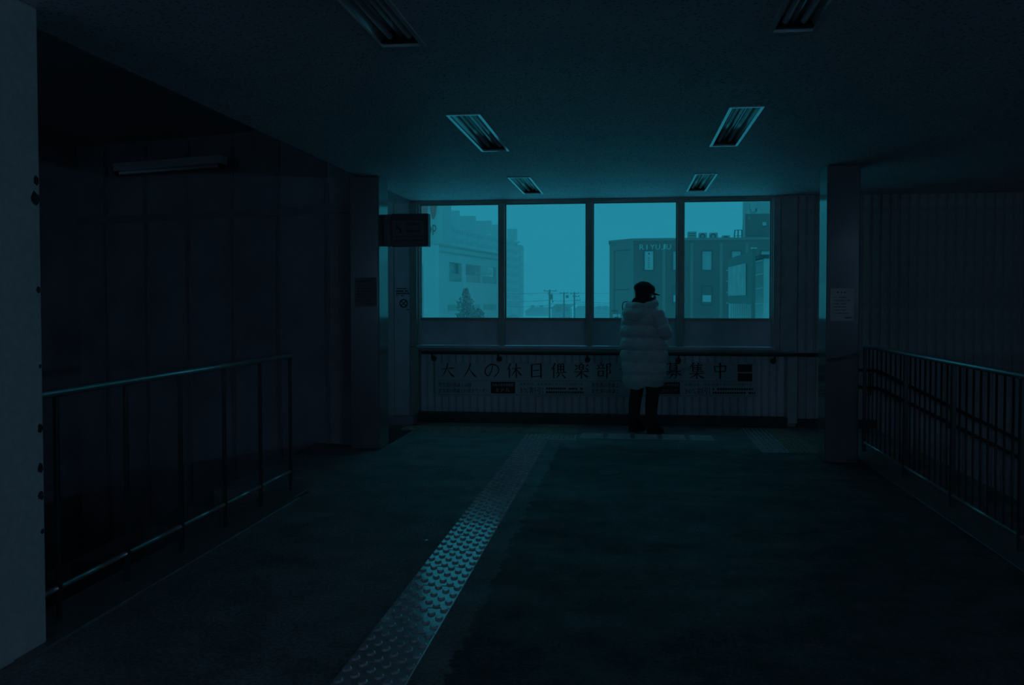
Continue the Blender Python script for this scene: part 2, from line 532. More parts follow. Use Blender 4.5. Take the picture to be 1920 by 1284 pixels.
column(-2.815, -2.508, 7.80, 8.11, 'square glossy column carrying the dark projecting sign')
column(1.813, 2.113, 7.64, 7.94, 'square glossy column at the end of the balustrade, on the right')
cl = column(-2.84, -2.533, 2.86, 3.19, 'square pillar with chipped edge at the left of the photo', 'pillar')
for k, (z, r) in enumerate(((2.02, .02), (1.94, .03), (1.55, .014), (.95, .018), (.78, .02), (.66, .02), (1.22, .01), (.5, .012))):
    c_ = MB()
    pts = [(-2.5325, 3.178 - r * .7 + cos(g) * r * (.8 + .4 * random.random()) * .8, z + sin(g) * r * (.8 + .5 * random.random())) for g in [i * pi / 5 for i in range(10)]]
    c_.prism(pts, (.0008, 0, 0)).build('chip', 'ink', cl)


# ---- ceiling lights
def ceiling_light(x0, x1, y0, y1, label):
    z = CEIL
    o = thing('ceiling_light', ((x0 + x1) / 2, (y0 + y1) / 2, z), label, 'light', 'unlit ceiling lights')
    f = .014
    g = MB()
    g.box(x0 - .008, x0 + f, y0 - .008, y1 + .008, z - .008, z + .006); g.box(x1 - f, x1 + .008, y0 - .008, y1 + .008, z - .008, z + .006)
    g.box(x0 + f, x1 - f, y0 - .008, y0 + f, z - .008, z + .006); g.box(x0 + f, x1 - f, y1 - f, y1 + .008, z - .008, z + .006)
    g.build('rim', 'lamp_white', o)
    xm = (x0 + x1) / 2
    # reflector trough: sloping sides and a centre ridge
    prof = [(x0 + .004, z + .004), (x0 + .04, z + .062), (xm - .03, z + .062), (xm, z + .028), (xm + .03, z + .062), (x1 - .04, z + .062), (x1 - .004, z + .004),
            (x1 - .004, z + .075), (x0 + .004, z + .075)]
    MB().prism([(a, y0 + .004, b) for a, b in prof], (0, y1 - y0 - .008, 0)).build('reflector', 'lamp_white', o)
    for ya, yb in ((y0 + .004, y0 + .03), (y1 - .03, y1 - .004)):
        MB().box(x0 + .006, x1 - .006, ya, yb, z + .006, z + .072).build('end_plate', 'lamp_dark', o)
    for x in (x0 + .062, x1 - .062):
        t = MB().tube([(x, y0 + .05, z + .03), (x, y1 - .05, z + .03)], .0145, 10).build('tube', 'tube', o)
        MB().tube([(x, y0 + .028, z + .03), (x, y0 + .055, z + .03)], .018, 10).build('socket', 'lamp_dark', t)
        MB().tube([(x, y1 - .055, z + .03), (x, y1 - .028, z + .03)], .018, 10).build('socket', 'lamp_dark', t)


for i, side in enumerate(('left', 'right')):
    for j, pos in enumerate(('cut off by the top edge', 'middle of its row of three', 'nearest the window')):
        ceiling_light(*LX[i], *LY[j], 'unlit twin-tube ceiling light in the %s row, %s' % (side, pos))

# two unseen fill lamps, added on the side walls to lift the blacks
def mat_fill():
    m = bpy.data.materials.new('fill_tube'); m.use_nodes = True
    b = m.node_tree.nodes['Principled BSDF']
    b.inputs['Base Color'].default_value = (.8, .8, .8, 1)
    b.inputs['Emission Color'].default_value = (.24, .61, 1, 1); b.inputs['Emission Strength'].default_value = FILL_STRENGTH
    return m


FILL_STRENGTH = 44
MAT['lit'] = mat_fill()
for x, y_, sg_, nm in ((-6.6, -8.2, 1, 'left'), (6.6, -3.4, -1, 'right')):
    cl2 = thing('fill_lamp', (x, y_, 1.9), 'unseen fill lamp added on the %s side wall behind the photographer' % nm, 'light', 'added fill lamps at the rear')
    xa, xb = sorted((x + sg_ * .001, x + sg_ * .07))
    MB().bbox(xa, xb, y_ - 1.5, y_ + 1.5, 1.91, 2.09, .008).build('housing', 'lamp_white', cl2)
    for dz in (-.05, .05): MB().tube([(x + sg_ * .1, y_ - 1.45, 2.0 + dz), (x + sg_ * .1, y_ + 1.45, 2.0 + dz)], .018, 8).build('tube', 'lit', cl2)

# stairwell lamp, skewed with the end wall
sl = thing('stairwell_lamp', (-5.0, 8.30, 2.98), 'unlit strip lamp high on the dark stairwell wall', 'light', rz=-radians(13.7))
MB().bbox(-.75, .75, -.12, 0, -.02, .07, .01).build('housing', 'trim', sl, True)
MB().tube([(-.7, -.07, -.04), (.7, -.07, -.04)], .016, 8).build('tube', 'tube', sl, True)
for x in (-.73, .73): MB().box(x - .02, x + .02, -.1, -.03, -.06, -.02).build('socket', 'lamp_dark', sl, True)

# ---- projecting sign on the left column
sg = thing('projecting_sign', (-2.508, 7.95, 2.22), 'dark projecting sign box with wheelchair symbol on the left column', 'sign')
MB().bbox(-2.415, -2.025, 7.90, 8.0, 2.058, 2.390, .005).build('box', 'signbox', sg)
MB().bbox(-2.508, -2.415, 7.92, 7.98, 2.062, 2.386, .004).build('bracket', 'signpale', sg)
pn = MB().box(-2.395, -2.07, 7.896, 7.90, 2.095, 2.32).build('panel', 'signpale', sg)
MB().box(-2.39, -2.075, 7.8945, 7.8955, 2.155, 2.163).build('rule', 'ink', pn)
g = MB()
cx_, cz_ = -2.345, 2.225
for k in range(18):
    a0, a1 = radians(150 + k * 13), radians(150 + (k + 1) * 13)
    p = [(cx_ + cos(a) * r, 7.8945, cz_ + sin(a) * r) for a, r in ((a0, .026), (a0, .033), (a1, .033), (a1, .026))]
    g.add(p, [(0, 1, 2, 3)])
g.tube([(cx_ - .005, 7.894, cz_ + .065), (cx_ - .005, 7.894, cz_ + .067)], .010, 10)
for a, b in (((-.008, .05), (0, .01)), ((0, .01), (.03, .01)), ((.03, .01), (.042, -.025)), ((-.004, .03), (.022, .03))):
    g.tube([(cx_ + a[0], 7.894, cz_ + a[1]), (cx_ + b[0], 7.894, cz_ + b[1])], .005, 6)
g.build('wheelchair_symbol', 'ink', pn)


def marks(mb, x0, x1, y, z, h, seed, fill=.8):
    """a row of small unreadable print marks"""
    r = random.Random(seed); x = x0
    while x < x1:
        wd = h * r.uniform(.6, 1.1)
        if r.random() < fill:
            mb.add([(x, y, z), (min(x1, x + wd), y, z), (min(x1, x + wd), y, z + h), (x, y, z + h)], [(0, 1, 2, 3)])
        x += wd + h * .25
    return mb


g = MB()
marks(g, -2.27, -2.12, 7.8945, 2.27, .026, 1); marks(g, -2.28, -2.10, 7.8945, 2.20, .022, 2)
marks(g, -2.37, -2.09, 7.8945, 2.11, .018, 3)
g.build('print', 'ink', pn)['kind'] = 'stuff'
for x in (-2.41, -2.03):
    for z in (2.064, 2.384): MB().tube([(x, 7.896, z), (x, 7.90, z)], .004, 8).build('screw', 'trim', sg)


# ---- notices on the columns
def notice(x0, x1, y, z0, z1, label, seed, mat='paper'):
    o = thing('notice', ((x0 + x1) / 2, y, z0), label, 'notice')
    MB().box(x0, x1, y - .003, y, z0, z1).build('sheet', mat, o)
    g = MB(); H = z1 - z0; W = x1 - x0
    marks(g, x0 + W * .27, x1 - W * .3, y - .0036, z1 - H * .15, H * .045, seed)
    for k in range(6):
        marks(g, x0 + W * .1, x1 - W * random.Random(seed + k).uniform(.12, .35), y - .0036, z1 - H * (.29 + k * .098), H * .024, seed + k)
    marks(g, x1 - W * .38, x1 - W * .08, y - .0036, z0 + H * .08, H * .035, seed + 9, 1)
    g.build('print', 'ink', o)['kind'] = 'stuff'


notice(1.851, 2.06, 7.640, 1.32, 1.622, 'printed paper notice taped to the right column', 20)
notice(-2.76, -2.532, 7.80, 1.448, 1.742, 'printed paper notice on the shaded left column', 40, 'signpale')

# ---- no-smoking decal on the blank panel
ns = thing('no_smoking_sign', (-2.823, 9.77, 1.40), 'small no-smoking symbol with printed lines beside the window', 'sign')
y = 9.7685
g = MB()
for k in range(24):
    a0, a1 = 2 * pi * k / 24, 2 * pi * (k + 1) / 24
    g.add([(-2.823 + cos(a) * r, y, 1.475 + sin(a) * r) for a, r in ((a0, .04), (a0, .055), (a1, .055), (a1, .04))], [(0, 1, 2, 3)])
for s_ in (-1, 1):
    d = Vector((.7071, 0, .7071 * s_)); n_ = Vector((-.7071 * s_, 0, .7071)) * .006
    c_ = Vector((-2.823, y, 1.475))
    g.add([c_ - d * .043 - n_, c_ + d * .043 - n_, c_ + d * .043 + n_, c_ - d * .043 + n_], [(0, 1, 2, 3)])
g.build('symbol', 'ink', ns)
g = MB()
marks(g, -2.915, -2.75, y, 1.655, .012, 61); marks(g, -2.918, -2.765, y, 1.62, .02, 62, .95)
marks(g, -2.918, -2.75, y, 1.59, .02, 63, .95); marks(g, -2.915, -2.82, y, 1.565, .014, 64)
marks(g, -2.785, -2.75, y, 1.388, .014, 65, 1)
g.build('print', 'ink', ns)['kind'] = 'stuff'

# ---- banner with brush lettering
BN = thing('banner', (-.44, 9.77, .53), 'long pale banner with large black brush lettering under the handrail', 'banner')
BN.rotation_euler = (0, -.0095, 0)
BY = -.02    # banner face, local y
bl = lambda x, z: (x + .44, z - .53)
MB().box(-1.975, 1.97, -.018, -.006, -.20, .212).build('sheet', 'banner', BN, True)
ST = {
 'a': 'h 12 60 88 67|p 48 95 48 60 10 8|n 48 58 64 30 92 8',
 'b': 'p 55 95 46 50 8 8|n 47 64 62 34 93 8',
 'c': 'c 55 83 46 44 28 18 10 36 16 66 50 89 86 74 90 40 62 10',
 'd': 'p 30 95 24 75 6 52|v 22 68 22 5|h 38 62 95 67|v 64 95 64 4|p 62 62 54 40 36 22|n 66 62 76 38 97 20',
 'e': 'V 22 88 22 8|h 18 86 82 92|V 78 90 78 6|h 30 50 66 53|h 24 13 76 18',
 'f': 'p 28 96 20 72 4 52|v 20 70 20 4|v 45 90 45 38|h 44 88 82 92|v 80 90 80 38|h 47 74 78 75|h 47 58 78 59|v 62 88 62 42|h 32 36 98 41|p 54 32 48 18 34 6|n 68 32 76 18 92 5',
 'g': 'p 52 99 50 90 46 86|v 38 84 38 56|h 37 84 64 86|v 62 85 62 56|h 39 71 61 72|h 39 58 61 59|n 10 88 18 80 27 73|p 28 67 20 60 8 52|p 92 88 84 80 76 74|n 74 67 82 60 94 54|h 4 42 97 47|v 50 54 50 2|p 46 40 34 22 12 10|n 54 40 66 22 92 10',
 'h': 'n 26 99 30 95 35 90|h 8 82 52 86|n 17 79 20 74 23 68|p 44 81 42 74 37 66|h 3 61 57 66|v 14 48 18 14|h 13 46 48 49|v 46 48 42 14|h 17 18 43 20|v 66 90 66 2|h 64 88 90 92|p 90 91 86 76 78 64|n 78 64 94 48 80 30',
 'i': 'p 50 96 34 72 6 52|n 50 96 66 72 96 52|h 30 62 70 64|h 16 42 86 46|p 48 42 38 26 24 12|h 22 11 76 17|n 64 30 72 18 82 5',
 'j': 'v 30 94 30 76|h 29 93 72 95|v 70 94 70 76|h 31 77 69 78|v 24 68 24 22|h 23 67 78 69|v 76 69 76 22|h 26 53 74 54|h 26 38 74 39|h 26 23 74 24|p 42 20 32 10 14 2|n 58 20 70 10 88 2',
 'k': 'h 8 89 92 93|v 34 99 32 82|v 66 99 68 82|v 30 79 30 52|h 29 78 72 80|v 70 79 70 52|h 31 66 69 67|h 31 53 69 54|h 6 43 95 47|p 40 49 28 34 6 24|n 60 46 76 32 98 24|h 30 26 70 29|p 48 37 42 16 20 2|p 69 28 68 12 56 3',
 'l': 'p 34 99 24 82 6 66|v 28 80 28 43|h 29 80 86 84|n 54 98 58 92 62 86|v 56 84 56 45|h 30 68 80 70|h 30 57 80 59|h 28 44 92 48|h 4 32 97 36|v 50 42 50 1|p 48 32 34 16 8 6|n 52 32 66 16 94 6',
 'm': 'v 16 78 22 42|h 16 74 84 79|v 83 79 78 42|h 22 44 78 47|V 50 99 50 1',
}


def brush(mb, code, x, z, s):
    for st in ST[code].split('|'):
        a = st.split(); k = a[0]; q = [float(t) for t in a[1:]]
        P = [Vector((q[i], q[i + 1])) for i in range(0, len(q), 2)]
        if k in 'pn':
            pts = [P[0] * (1 - t) ** 2 + P[1] * 2 * t * (1 - t) + P[2] * t * t for t in [i / 6 for i in range(7)]]
            ws = [8.5, 8.5, 8, 7, 6, 4.5, 1.5] if k == 'p' else [3, 4.5, 6, 8, 10, 11, 2]
        elif k == 'c':
            pts = []; 
            for i in range(len(P) - 1):
                p0, p1, p2, p3 = P[max(0, i - 1)], P[i], P[i + 1], P[min(len(P) - 1, i + 2)]
                for t in (0, .25, .5, .75):
                    pts.append(.5 * ((2 * p1) + (p2 - p0) * t + (2 * p0 - 5 * p1 + 4 * p2 - p3) * t * t + (3 * p1 - p0 - 3 * p2 + p3) * t ** 3))
            pts.append(P[-1]); n = len(pts); ws = [5.5 + 2.5 * sin(pi * i / (n - 1)) - (3 if i == n - 1 else 0) for i in range(n)]
        else:
            pts = [P[0] * (1 - t) + P[1] * t for t in (0, .08, .5, .9, 1)]
            ws = {'h': [3, 5.5, 4.2, 7.5, 3], 'v': [5, 9, 7.5, 8, 5], 'V': [7, 11, 9.5, 10.5, 7]}[k]
        L, R = [], []
        for i, p in enumerate(pts):
            t = (pts[min(i + 1, len(pts) - 1)] - pts[max(0, i - 1)]).normalized(); nn = Vector((-t.y, t.x)) * ws[i] / 2
            L.append(p + nn); R.append(p - nn)
        vs_ = [(x + v.x * s / 100, BY, z + v.y * s / 100) for v in L + R]; n = len(pts)
        mb.add(vs_, [(n + i, n + i + 1, i + 1, i) for i in range(n - 1)])


for i, ch in enumerate('abcdefghijklm'):
    g = MB(); brush(g, ch, -2.355 + .2785 * i + .44, .545 - .53 + .004, .205)
    g.build('brush_character', 'ink', BN, True)


def small(body, x0, x1, z0, z1, mat='ink', y=BY, parent=None):
    g = text_mb(body, 1.0); fit(g, x0 + .44, x1 + .44, y, z0 - .53, z1 - .53)
    g.build('lettering', mat, parent or BN, parent is None)['kind'] = 'stuff'


T1, T2 = (.445, .505), (.372, .432)
small('男性満50歳以上64歳', -2.375, -1.955, *T1)
small('女性満50歳以上59歳までの方へ', -2.375, -1.73, *T2)
bxs = []
for x0, x1, z0, z1, mt in ((-1.71, -1.405, .368, .512, 'inkred'), (.36, .61, .368, .512, 'ink'), (1.295, 1.465, .635, .728, 'signbox'), (1.295, 1.465, .528, .622, 'inkred')):
    bxs.append(MB().box(x0 + .44, x1 + .44, BY - .0005, BY + .002, z0 - .53, z1 - .53).build('print_block', mt, BN, True))
small('大人の休日倶楽部', -1.69, -1.425, .455, .495, 'banner', BY - .0012)
small('ミドル', -1.65, -1.47, .385, .432, 'banner', BY - .0012)
small('大人の休日倶楽部', .375, .595, .46, .497, 'banner', BY - .0012)
small('ジパング', .39, .58, .385, .435, 'banner', BY - .0012)
B1 = 'JR東日本、JR北海道のきっぷが何回でも'
small(B1, -1.35, -.56, .462, .502)
small('5%割引', -1.34, -1.06, .365, .448)
small('男性満65歳以上', -.46, -.12, *T1)
small('女性満60歳以上', -.46, -.12, *T2)
small(B1, .67, 1.47, .462, .502)
small('30%割引', .67, .965, .365, .448)
g = MB()
for x0, x1, sd in ((-1.02, -.56, 81), (1.0, 1.50, 82)):
    marks(g, x0 + .44, x1 + .44, BY, .417 - .53, .026, sd, .95); marks(g, x0 + .44, x1 + .44, BY, .372 - .53, .026, sd + 5, .95)
g.build('fine_print', 'ink', BN, True)['kind'] = 'stuff'
g = MB()
g.box(-1.95, 1.95, BY, BY + .001, .348 - .53, .352 - .53).box(-1.95, 1.95, BY, BY + .001, .522 - .53, .526 - .53)
g.build('rule', 'signpale', BN, True)


# ---- balustrades
def balustrade(X, z_top, z_low, posts, y_near, n_between, label, sidebar=False):
    o = thing('balustrade', (X, posts[0], 0), label, 'railing')
    y1 = posts[0]
    MB().tube([(X, y_near, z_top - .02), (X, y1 + .02, z_top - .02)], .02, 16).build('top_rail', 'railtop', o)
    segs = list(zip(posts[1:] + [y_near], posts))
    for a, b in segs:
        MB().tube([(X, a + .017, z_low - .013), (X, b - .017, z_low - .013)], .013, 14).build('bottom_rail', 'railtop', o)
    zb = .008
    w_ = .011 if n_between == 0 else .017
    ps = MB().bbox(-w_, w_, -w_, w_, zb, z_top - .03, .004)
    first = None
    for y_ in posts:
        if first is None: first = ps.build('post', 'raildark', o, True); q = first
        else: q = inst(first, 'post', (0, 0, 0))
        q.location = (0, y_ - y1, 0)
    bs = MB().tube([(0, 0, z_low - .005), (0, 0, z_top - .025)], .0075, 6)
    first = None
    for a, b in segs:
        for k in range(1, n_between + 1):
            y_ = a + (b - a) * k / (n_between + 1)
            if y_ < y_near + .05: continue
            if first is None: first = bs.build('baluster', 'raildark', o, True); q = first
            else: q = inst(first, 'baluster', (0, 0, 0))
            q.location = (0, y_ - y1, 0)
    return o


balustrade(-2.65, 1.095, .175, [5.985 - .514 * k for k in range(6)], 3.22, 0, 'dark balustrade with thin pale top rail guarding the left stairwell')
balustrade(2.33, 1.076, .108, [8.23, 7.05, 6.05, 5.03, 4.02], 3.05, 8, 'dark balustrade of close upright bars guarding the right stairwell')
struct(MB().bbox(-2.80, -2.485, 3.0, 5.78, -.29, .012, .008), 'trim_1', 'curb')
struct(MB().bbox(2.172, 2.46, 3.0, 8.26, -.29, .008, .006), 'trim_2', 'curb')
struct(MB().bbox(-2.80, -2.53, 5.785, 6.02, -.29, .012, .008), 'trim_3', 'curb')


# ---- stairs
def stairs(x_start, sgn, y0, y1, label, n=19):
    o = thing('staircase', (x_start, (y0 + y1) / 2, 0), label, 'stairs')
    for k in range(n):
        xa = x_start + sgn * .32 * k; xb = xa + sgn * .32; z = -.161 * (k + 1)
        MB().box(min(xa, xb), max(xa, xb), y0, y1, z - .3, z).build('step', 'curb', o)


stairs(2.88, 1, 8.26, 9.76, 'concrete stairs going down to the right along the ribbed wall', 11)
stairs(-3.3, -1, 6.05, 7.95, 'dark concrete stairs going down into the left stairwell', 10)

sh = thing('stair_handrail', (2.75, 9.66, .7), 'double dark handrail running down the ribbed wall beside the right stairs', 'handrail')
for dz, nm in ((0, 'upper_rail'), (-.20, 'lower_rail')):
    MB().tube([(2.62, 9.66, .70 + dz), (2.87, 9.66, .69 + dz), (2.95, 9.66, .66 + dz), (6.4, 9.66, .66 - .502 * 3.45 + dz)], .019, 8).build(nm, 'raildark', sh)
for x in (2.8, 3.7, 4.6, 5.5):
    z = .66 - max(0, x - 2.95) * .502
    MB().tube([(x, 9.66, z), (x, 9.66, z - .25), (x, 9.775, z - .25)], .010, 6).build('bracket', 'raildark', sh)
m = MB().prism([(2.62, 9.755, -.07), (2.9, 9.755, -.07), (6.5, 9.755, -.07 - .502 * 3.6), (6.5, 9.755, -.24 - .502 * 3.6), (2.9, 9.755, -.2), (2.62, 9.755, -.2)], (0, .022, 0))
struct(m, 'trim_4', 'plinth')


# ---- tactile paving
def tile_mesh(kind, L=.3, W=.3):
    """one paving tile: bevelled slab with raised ovals ('oval'), dots ('dot') or bars ('bar')"""
    g = MB(); h = .006
    e = .004
    g.loft([[(-W / 2 + .002, -L / 2 + .002, -.004), (W / 2 - .002, -L / 2 + .002, -.004), (W / 2 - .002, L / 2 - .002, -.004), (-W / 2 + .002, L / 2 - .002, -.004)],
            [(-W / 2 + .002, -L / 2 + .002, h - .003), (W / 2 - .002, -L / 2 + .002, h - .003), (W / 2 - .002, L / 2 - .002, h - .003), (-W / 2 + .002, L / 2 - .002, h - .003)],
            [(-W / 2 + e + .002, -L / 2 + e + .002, h), (W / 2 - e - .002, -L / 2 + e + .002, h), (W / 2 - e - .002, L / 2 - e - .002, h), (-W / 2 + e + .002, L / 2 - e - .002, h)]], smooth=False)

    def bump(x, y, a, b, hh, n):
        r1 = [(x + cos(2 * pi * j / n) * a, y + sin(2 * pi * j / n) * b, h) for j in range(n)]
        r2 = [(x + cos(2 * pi * j / n) * a * .9, y + sin(2 * pi * j / n) * b * .92, h + hh * .8) for j in range(n)]
        r3 = [(x + cos(2 * pi * j / n) * a * .7, y + sin(2 * pi * j / n) * b * .78, h + hh) for j in range(n)]
        g.loft([r1, r2, r3], smooth=False)
    if kind == 'oval':
        for r in range(6):
            for c in range(3):
                bump(-W / 2 + W * ((c + .25 + (.5 if r % 2 else 0)) / 3) , -L / 2 + L * (r + .5) / 6, .0195, .0235, .009, 12)
    elif kind == 'dot':
        for r in range(6):
            for c in range(6): bump(-W / 2 + W * (c + .5) / 6, -L / 2 + L * (r + .5) / 6, .013, .013, .005, 8)
    else:
        for c in range(5):
            bump(-W / 2 + W * (c + .5) / 5, 0, .011, L * .45, .006, 10)
    return g


def paving(name, label, kind, mat, cells):
    o = thing(name, (cells[0][0], cells[0][1], 0), label, 'tactile paving')
    g = tile_mesh(kind); first = None
    for x, y_, rz in cells:
        if first is None: first = g.build('tile', mat, o, True); q = first
        else: q = inst(first, 'tile', (0, 0, 0))
        q.location = (x - cells[0][0], y_ - cells[0][1], 0); q.rotation_euler = (0, 0, rz)
    return o


paving('guide_path', 'long strip of pale studded guide tiles running towards the window', 'oval', 'tile', [(-1.011, 8.415 - .3 * k, 0) for k in range(21)])
paving('guide_junction', 'square of ribbed and plain guide tiles at the end of the long strip', 'bar', 'tile_yellow', [(-1.011 + .3 * i, 9.17 + .3 * j, 0) for j in range(2) for i in range(2)])
paving('guide_junction', 'plain dotted guide tiles between the long strip and the ribbed square', 'dot', 'tile', [(-1.011 + .3 * i, 8.72 , 0) for i in range(2)])
paving('guide_path', 'yellowish row of guide tiles leading left towards the blank panel', 'bar', 'tile_yellow', [(-1.311 - .3 * k, 9.17, pi / 2) for k in range(5)])
paving('guide_path', 'faint row of guide tiles leading right under the person', 'bar', 'tile', [(-.411 + .3 * k, 8.86, pi / 2) for k in range(5)])
paving('guide_square', 'grey dotted guide tiles beside the right column', 'dot', 'tile', [(1.455, 8.24 + .3 * k, 0) for k in range(5)])
paving('guide_square', 'brownish ribbed guide tiles nearest the right column', 'dot', 'tile_yellow', [(1.757, 8.24 + .3 * k, 0) for k in range(5)])

# small icy patch and bits of litter on the asphalt
g = MB()
pts = [(-.18 + cos(a) * .10 * (1 + .25 * sin(3 * a + 1)), 6.97 + sin(a) * .12 * (1 + .2 * cos(2 * a)), .0005) for a in [2 * pi * i / 20 for i in range(20)]]
o = g.prism(pts, (0, 0, .004)).build('ice_patch', 'ice')
tag(o, 'small pale patch of ice on the dark asphalt', 'ice')
for i, (x, y_, lab) in enumerate(((-1.86, 7.62, 'tiny pale scrap of litter near the left column'), (-1.27, 4.84, 'tiny pale scrap of litter left of the guide strip'))):
    o = MB().prism([(x, y_, .001), (x + .02, y_ + .004, .001), (x + .016, y_ + .02, .001), (x + .002, y_ + .014, .001)], (0, 0, .004)).build('litter_scrap', 'lamp_white')
    tag(o, lab, 'litter', 'litter on the asphalt')


# ================================================================== OUTSIDE
def at(px, py, Y):
    """point at distance Y along the street axis that the photo shows at (px, py)"""
    th, p = math.atan(.115), math.atan(.025)
    R = Vector((cos(th), sin(th), 0)); F = Vector((-sin(th) * cos(p), cos(th) * cos(p), -sin(p))); U = R.cross(F)
    d = F + R * ((px - 1008.3) / 1493) - U * ((py - 602.3) / 1493)
    return Vector((0, 0, 1.5)) + d * (Y / d.y)


GZ = -4.6
o = MB().box(-450, 450, -300, 800, GZ - 1, GZ).build('ground', 'snow'); o['kind'] = 'structure'
struct(MB().box(-7, 7, 9.82, 9.98, GZ, -3.58), 'wall_outer', 'siding')

# cold haze over the street
hz = MB().box(-420, 420, 13, 780, GZ + .01, 70).build('street_haze', 'glass')
hm = bpy.data.materials.new('cold_haze'); hm.use_nodes = True
n = hm.node_tree.nodes; n.remove(n['Principled BSDF'])
vsn = n.new('ShaderNodeVolumeScatter'); vsn.inputs['Density'].default_value = .0034
vsn.inputs['Color'].default_value = (.97, .97, .97, 1); vsn.inputs['Anisotropy'].default_value = .2
hm.node_tree.links.new(vsn.outputs[0], n['Material Output'].inputs['Volume'])
hz.data.materials[0] = hm
tag(hz, 'pale cold haze hanging over the street outside the window', 'haze', kind='stuff')


def quad_wall(mb, a, b, z0, z1, t):
    """upright slab from plan point a to b, thickness t away from the viewer"""
    a = Vector((a[0], a[1], 0)); b = Vector((b[0], b[1], 0)); d = (b - a).normalized(); nn = Vector((-d.y, d.x, 0)) * t
    if nn.y < 0: nn = -nn
    mb.prism([(a.x, a.y, z0), (b.x, b.y, z0), (b.x + nn.x, b.y + nn.y, z0), (a.x + nn.x, a.y + nn.y, z0)], (0, 0, z1 - z0)); return mb


# ---- brown three-storey office with raised letters
YB = 75
c0, c1 = at(1188, 451, YB), at(1520, 449, YB); zt = c0.z
cl_ = at(1143, 455, 77.6)
ob = thing('office_building', (c0.x, YB, GZ), 'brown three-storey office block with raised white roof-edge letters', 'building')
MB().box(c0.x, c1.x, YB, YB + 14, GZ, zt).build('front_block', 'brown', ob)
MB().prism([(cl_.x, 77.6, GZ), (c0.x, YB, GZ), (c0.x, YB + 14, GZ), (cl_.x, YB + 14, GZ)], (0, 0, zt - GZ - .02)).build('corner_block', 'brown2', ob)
MB().prism([(cl_.x - .1, 77.5, zt - .02), (c0.x, YB - .1, zt - .02), (c1.x, YB - .1, zt - .02), (c1.x, YB + 14, zt - .02), (cl_.x - .1, YB + 14, zt - .02)], (0, 0, .22)).build('roof_coping', 'brown2', ob)
# panel outline on the corner face
u = (Vector((c0.x, YB, 0)) - Vector((cl_.x, 77.6, 0)))
for z_ in (zt - .9, zt - 4.6):
    quad_wall(MB(), (cl_.x + u.x * .18, 77.6 + u.y * .18 - .06), (cl_.x + u.x * .85, 77.6 + u.y * .85 - .06), z_, z_ + .12, .05).build('joint_strip', 'brown', ob)
quad_wall(MB(), (cl_.x + u.x * .18, 77.6 + u.y * .18 - .06), (cl_.x + u.x * .22, 77.6 + u.y * .22 - .06), GZ, zt - .9, .05).build('joint_strip', 'brown', ob)
for px in (1245, 1297, 1352, 1300 + 100):
    x = at(px, 500, YB).x
    MB().box(x - .14, x + .14, YB - .05, YB + .02, GZ, zt - .3).build('joint_strip', 'brown2', ob)
gl = text_mb('RIYUJU', 1, 2)
a, b = at(1199, 468, YB), at(1254, 458, YB)
for i, ch in enumerate('RIYUJU'):
    xa = a.x + (b.x - a.x) * i / 5.45
    t_ = text_mb(ch, 1, 2); wd = .1 if ch == 'I' else .42
    off_ = .14 if ch == 'I' else 0
    fit(t_, xa + off_, xa + off_ + wd, YB - .12, a.z, b.z)
    g = MB(); k = len(t_.v)
    g.add(t_.v, t_.f); g.add([q + Vector((0, .1, 0)) for q in t_.v], [f[::-1] for f in t_.f])
    g.build('letter', 'white', ob)
for row, (ya, yb) in enumerate(((471, 506), (537, 571))):
    for ci, (xa, xb) in enumerate(((1208.5, 1225), (1262, 1279), (1316.5, 1334), (1372, 1389), (1427, 1444))):
        p0, p1 = at(xa, yb, YB), at(xb, ya, YB)
        wn = MB()
        f_ = .1
        for q in ((p0.x - f_, p0.x, p0.z - f_, p1.z + f_), (p1.x, p1.x + f_, p0.z - f_, p1.z + f_), (p0.x, p1.x, p1.z, p1.z + f_), (p0.x, p1.x, p0.z - f_, p0.z)):
            wn.box(q[0], q[1], YB - .1, YB + .02, q[2], q[3])
        fr_ = wn.build('window_frame', 'bframe', ob)
        MB().box(p0.x, p1.x, YB - .03, YB + .01, p0.z, p1.z).build('pane', 'pane' if row == 0 else 'panedark', fr_)
        if row == 1:
            MB().box(p0.x + .03, p1.x - .03, YB - .05, YB - .03, p0.z + .25, p0.z + (p1.z - p0.z) * .52).build('blind', 'white', fr_)
        if row == 0 and ci == 0:
            MB().box(p0.x + .02, p1.x - .02, YB - .06, YB - .03, p0.z, p1.z).build('window_poster', 'white', fr_)
            g = MB(); xm = (p0.x + p1.x) / 2
            for k, (dz, hh) in enumerate(((.10, .10), (.34, .07), (.46, .09), (.58, .09), (.70, .09), (.82, .08))):
                zz = p1.z - (p1.z - p0.z) * (dz + .03); h2 = hh * .9
                if k == 0: g.add([(xm - .1, YB - .065, zz), (xm, YB - .065, zz - .11), (xm + .1, YB - .065, zz), (xm, YB - .065, zz + .11)], [(0, 1, 2, 3)])
                else:
                    g.box(xm - .09, xm + .09, YB - .068, YB - .064, zz, zz + .03); g.box(xm - .07, xm - .04, YB - .068, YB - .064, zz - .08, zz + .08)
                    g.box(xm + .04, xm + .07, YB - .068, YB - .064, zz - .08, zz + .05)
            g.build('print', 'bframe', fr_)['kind'] = 'stuff'
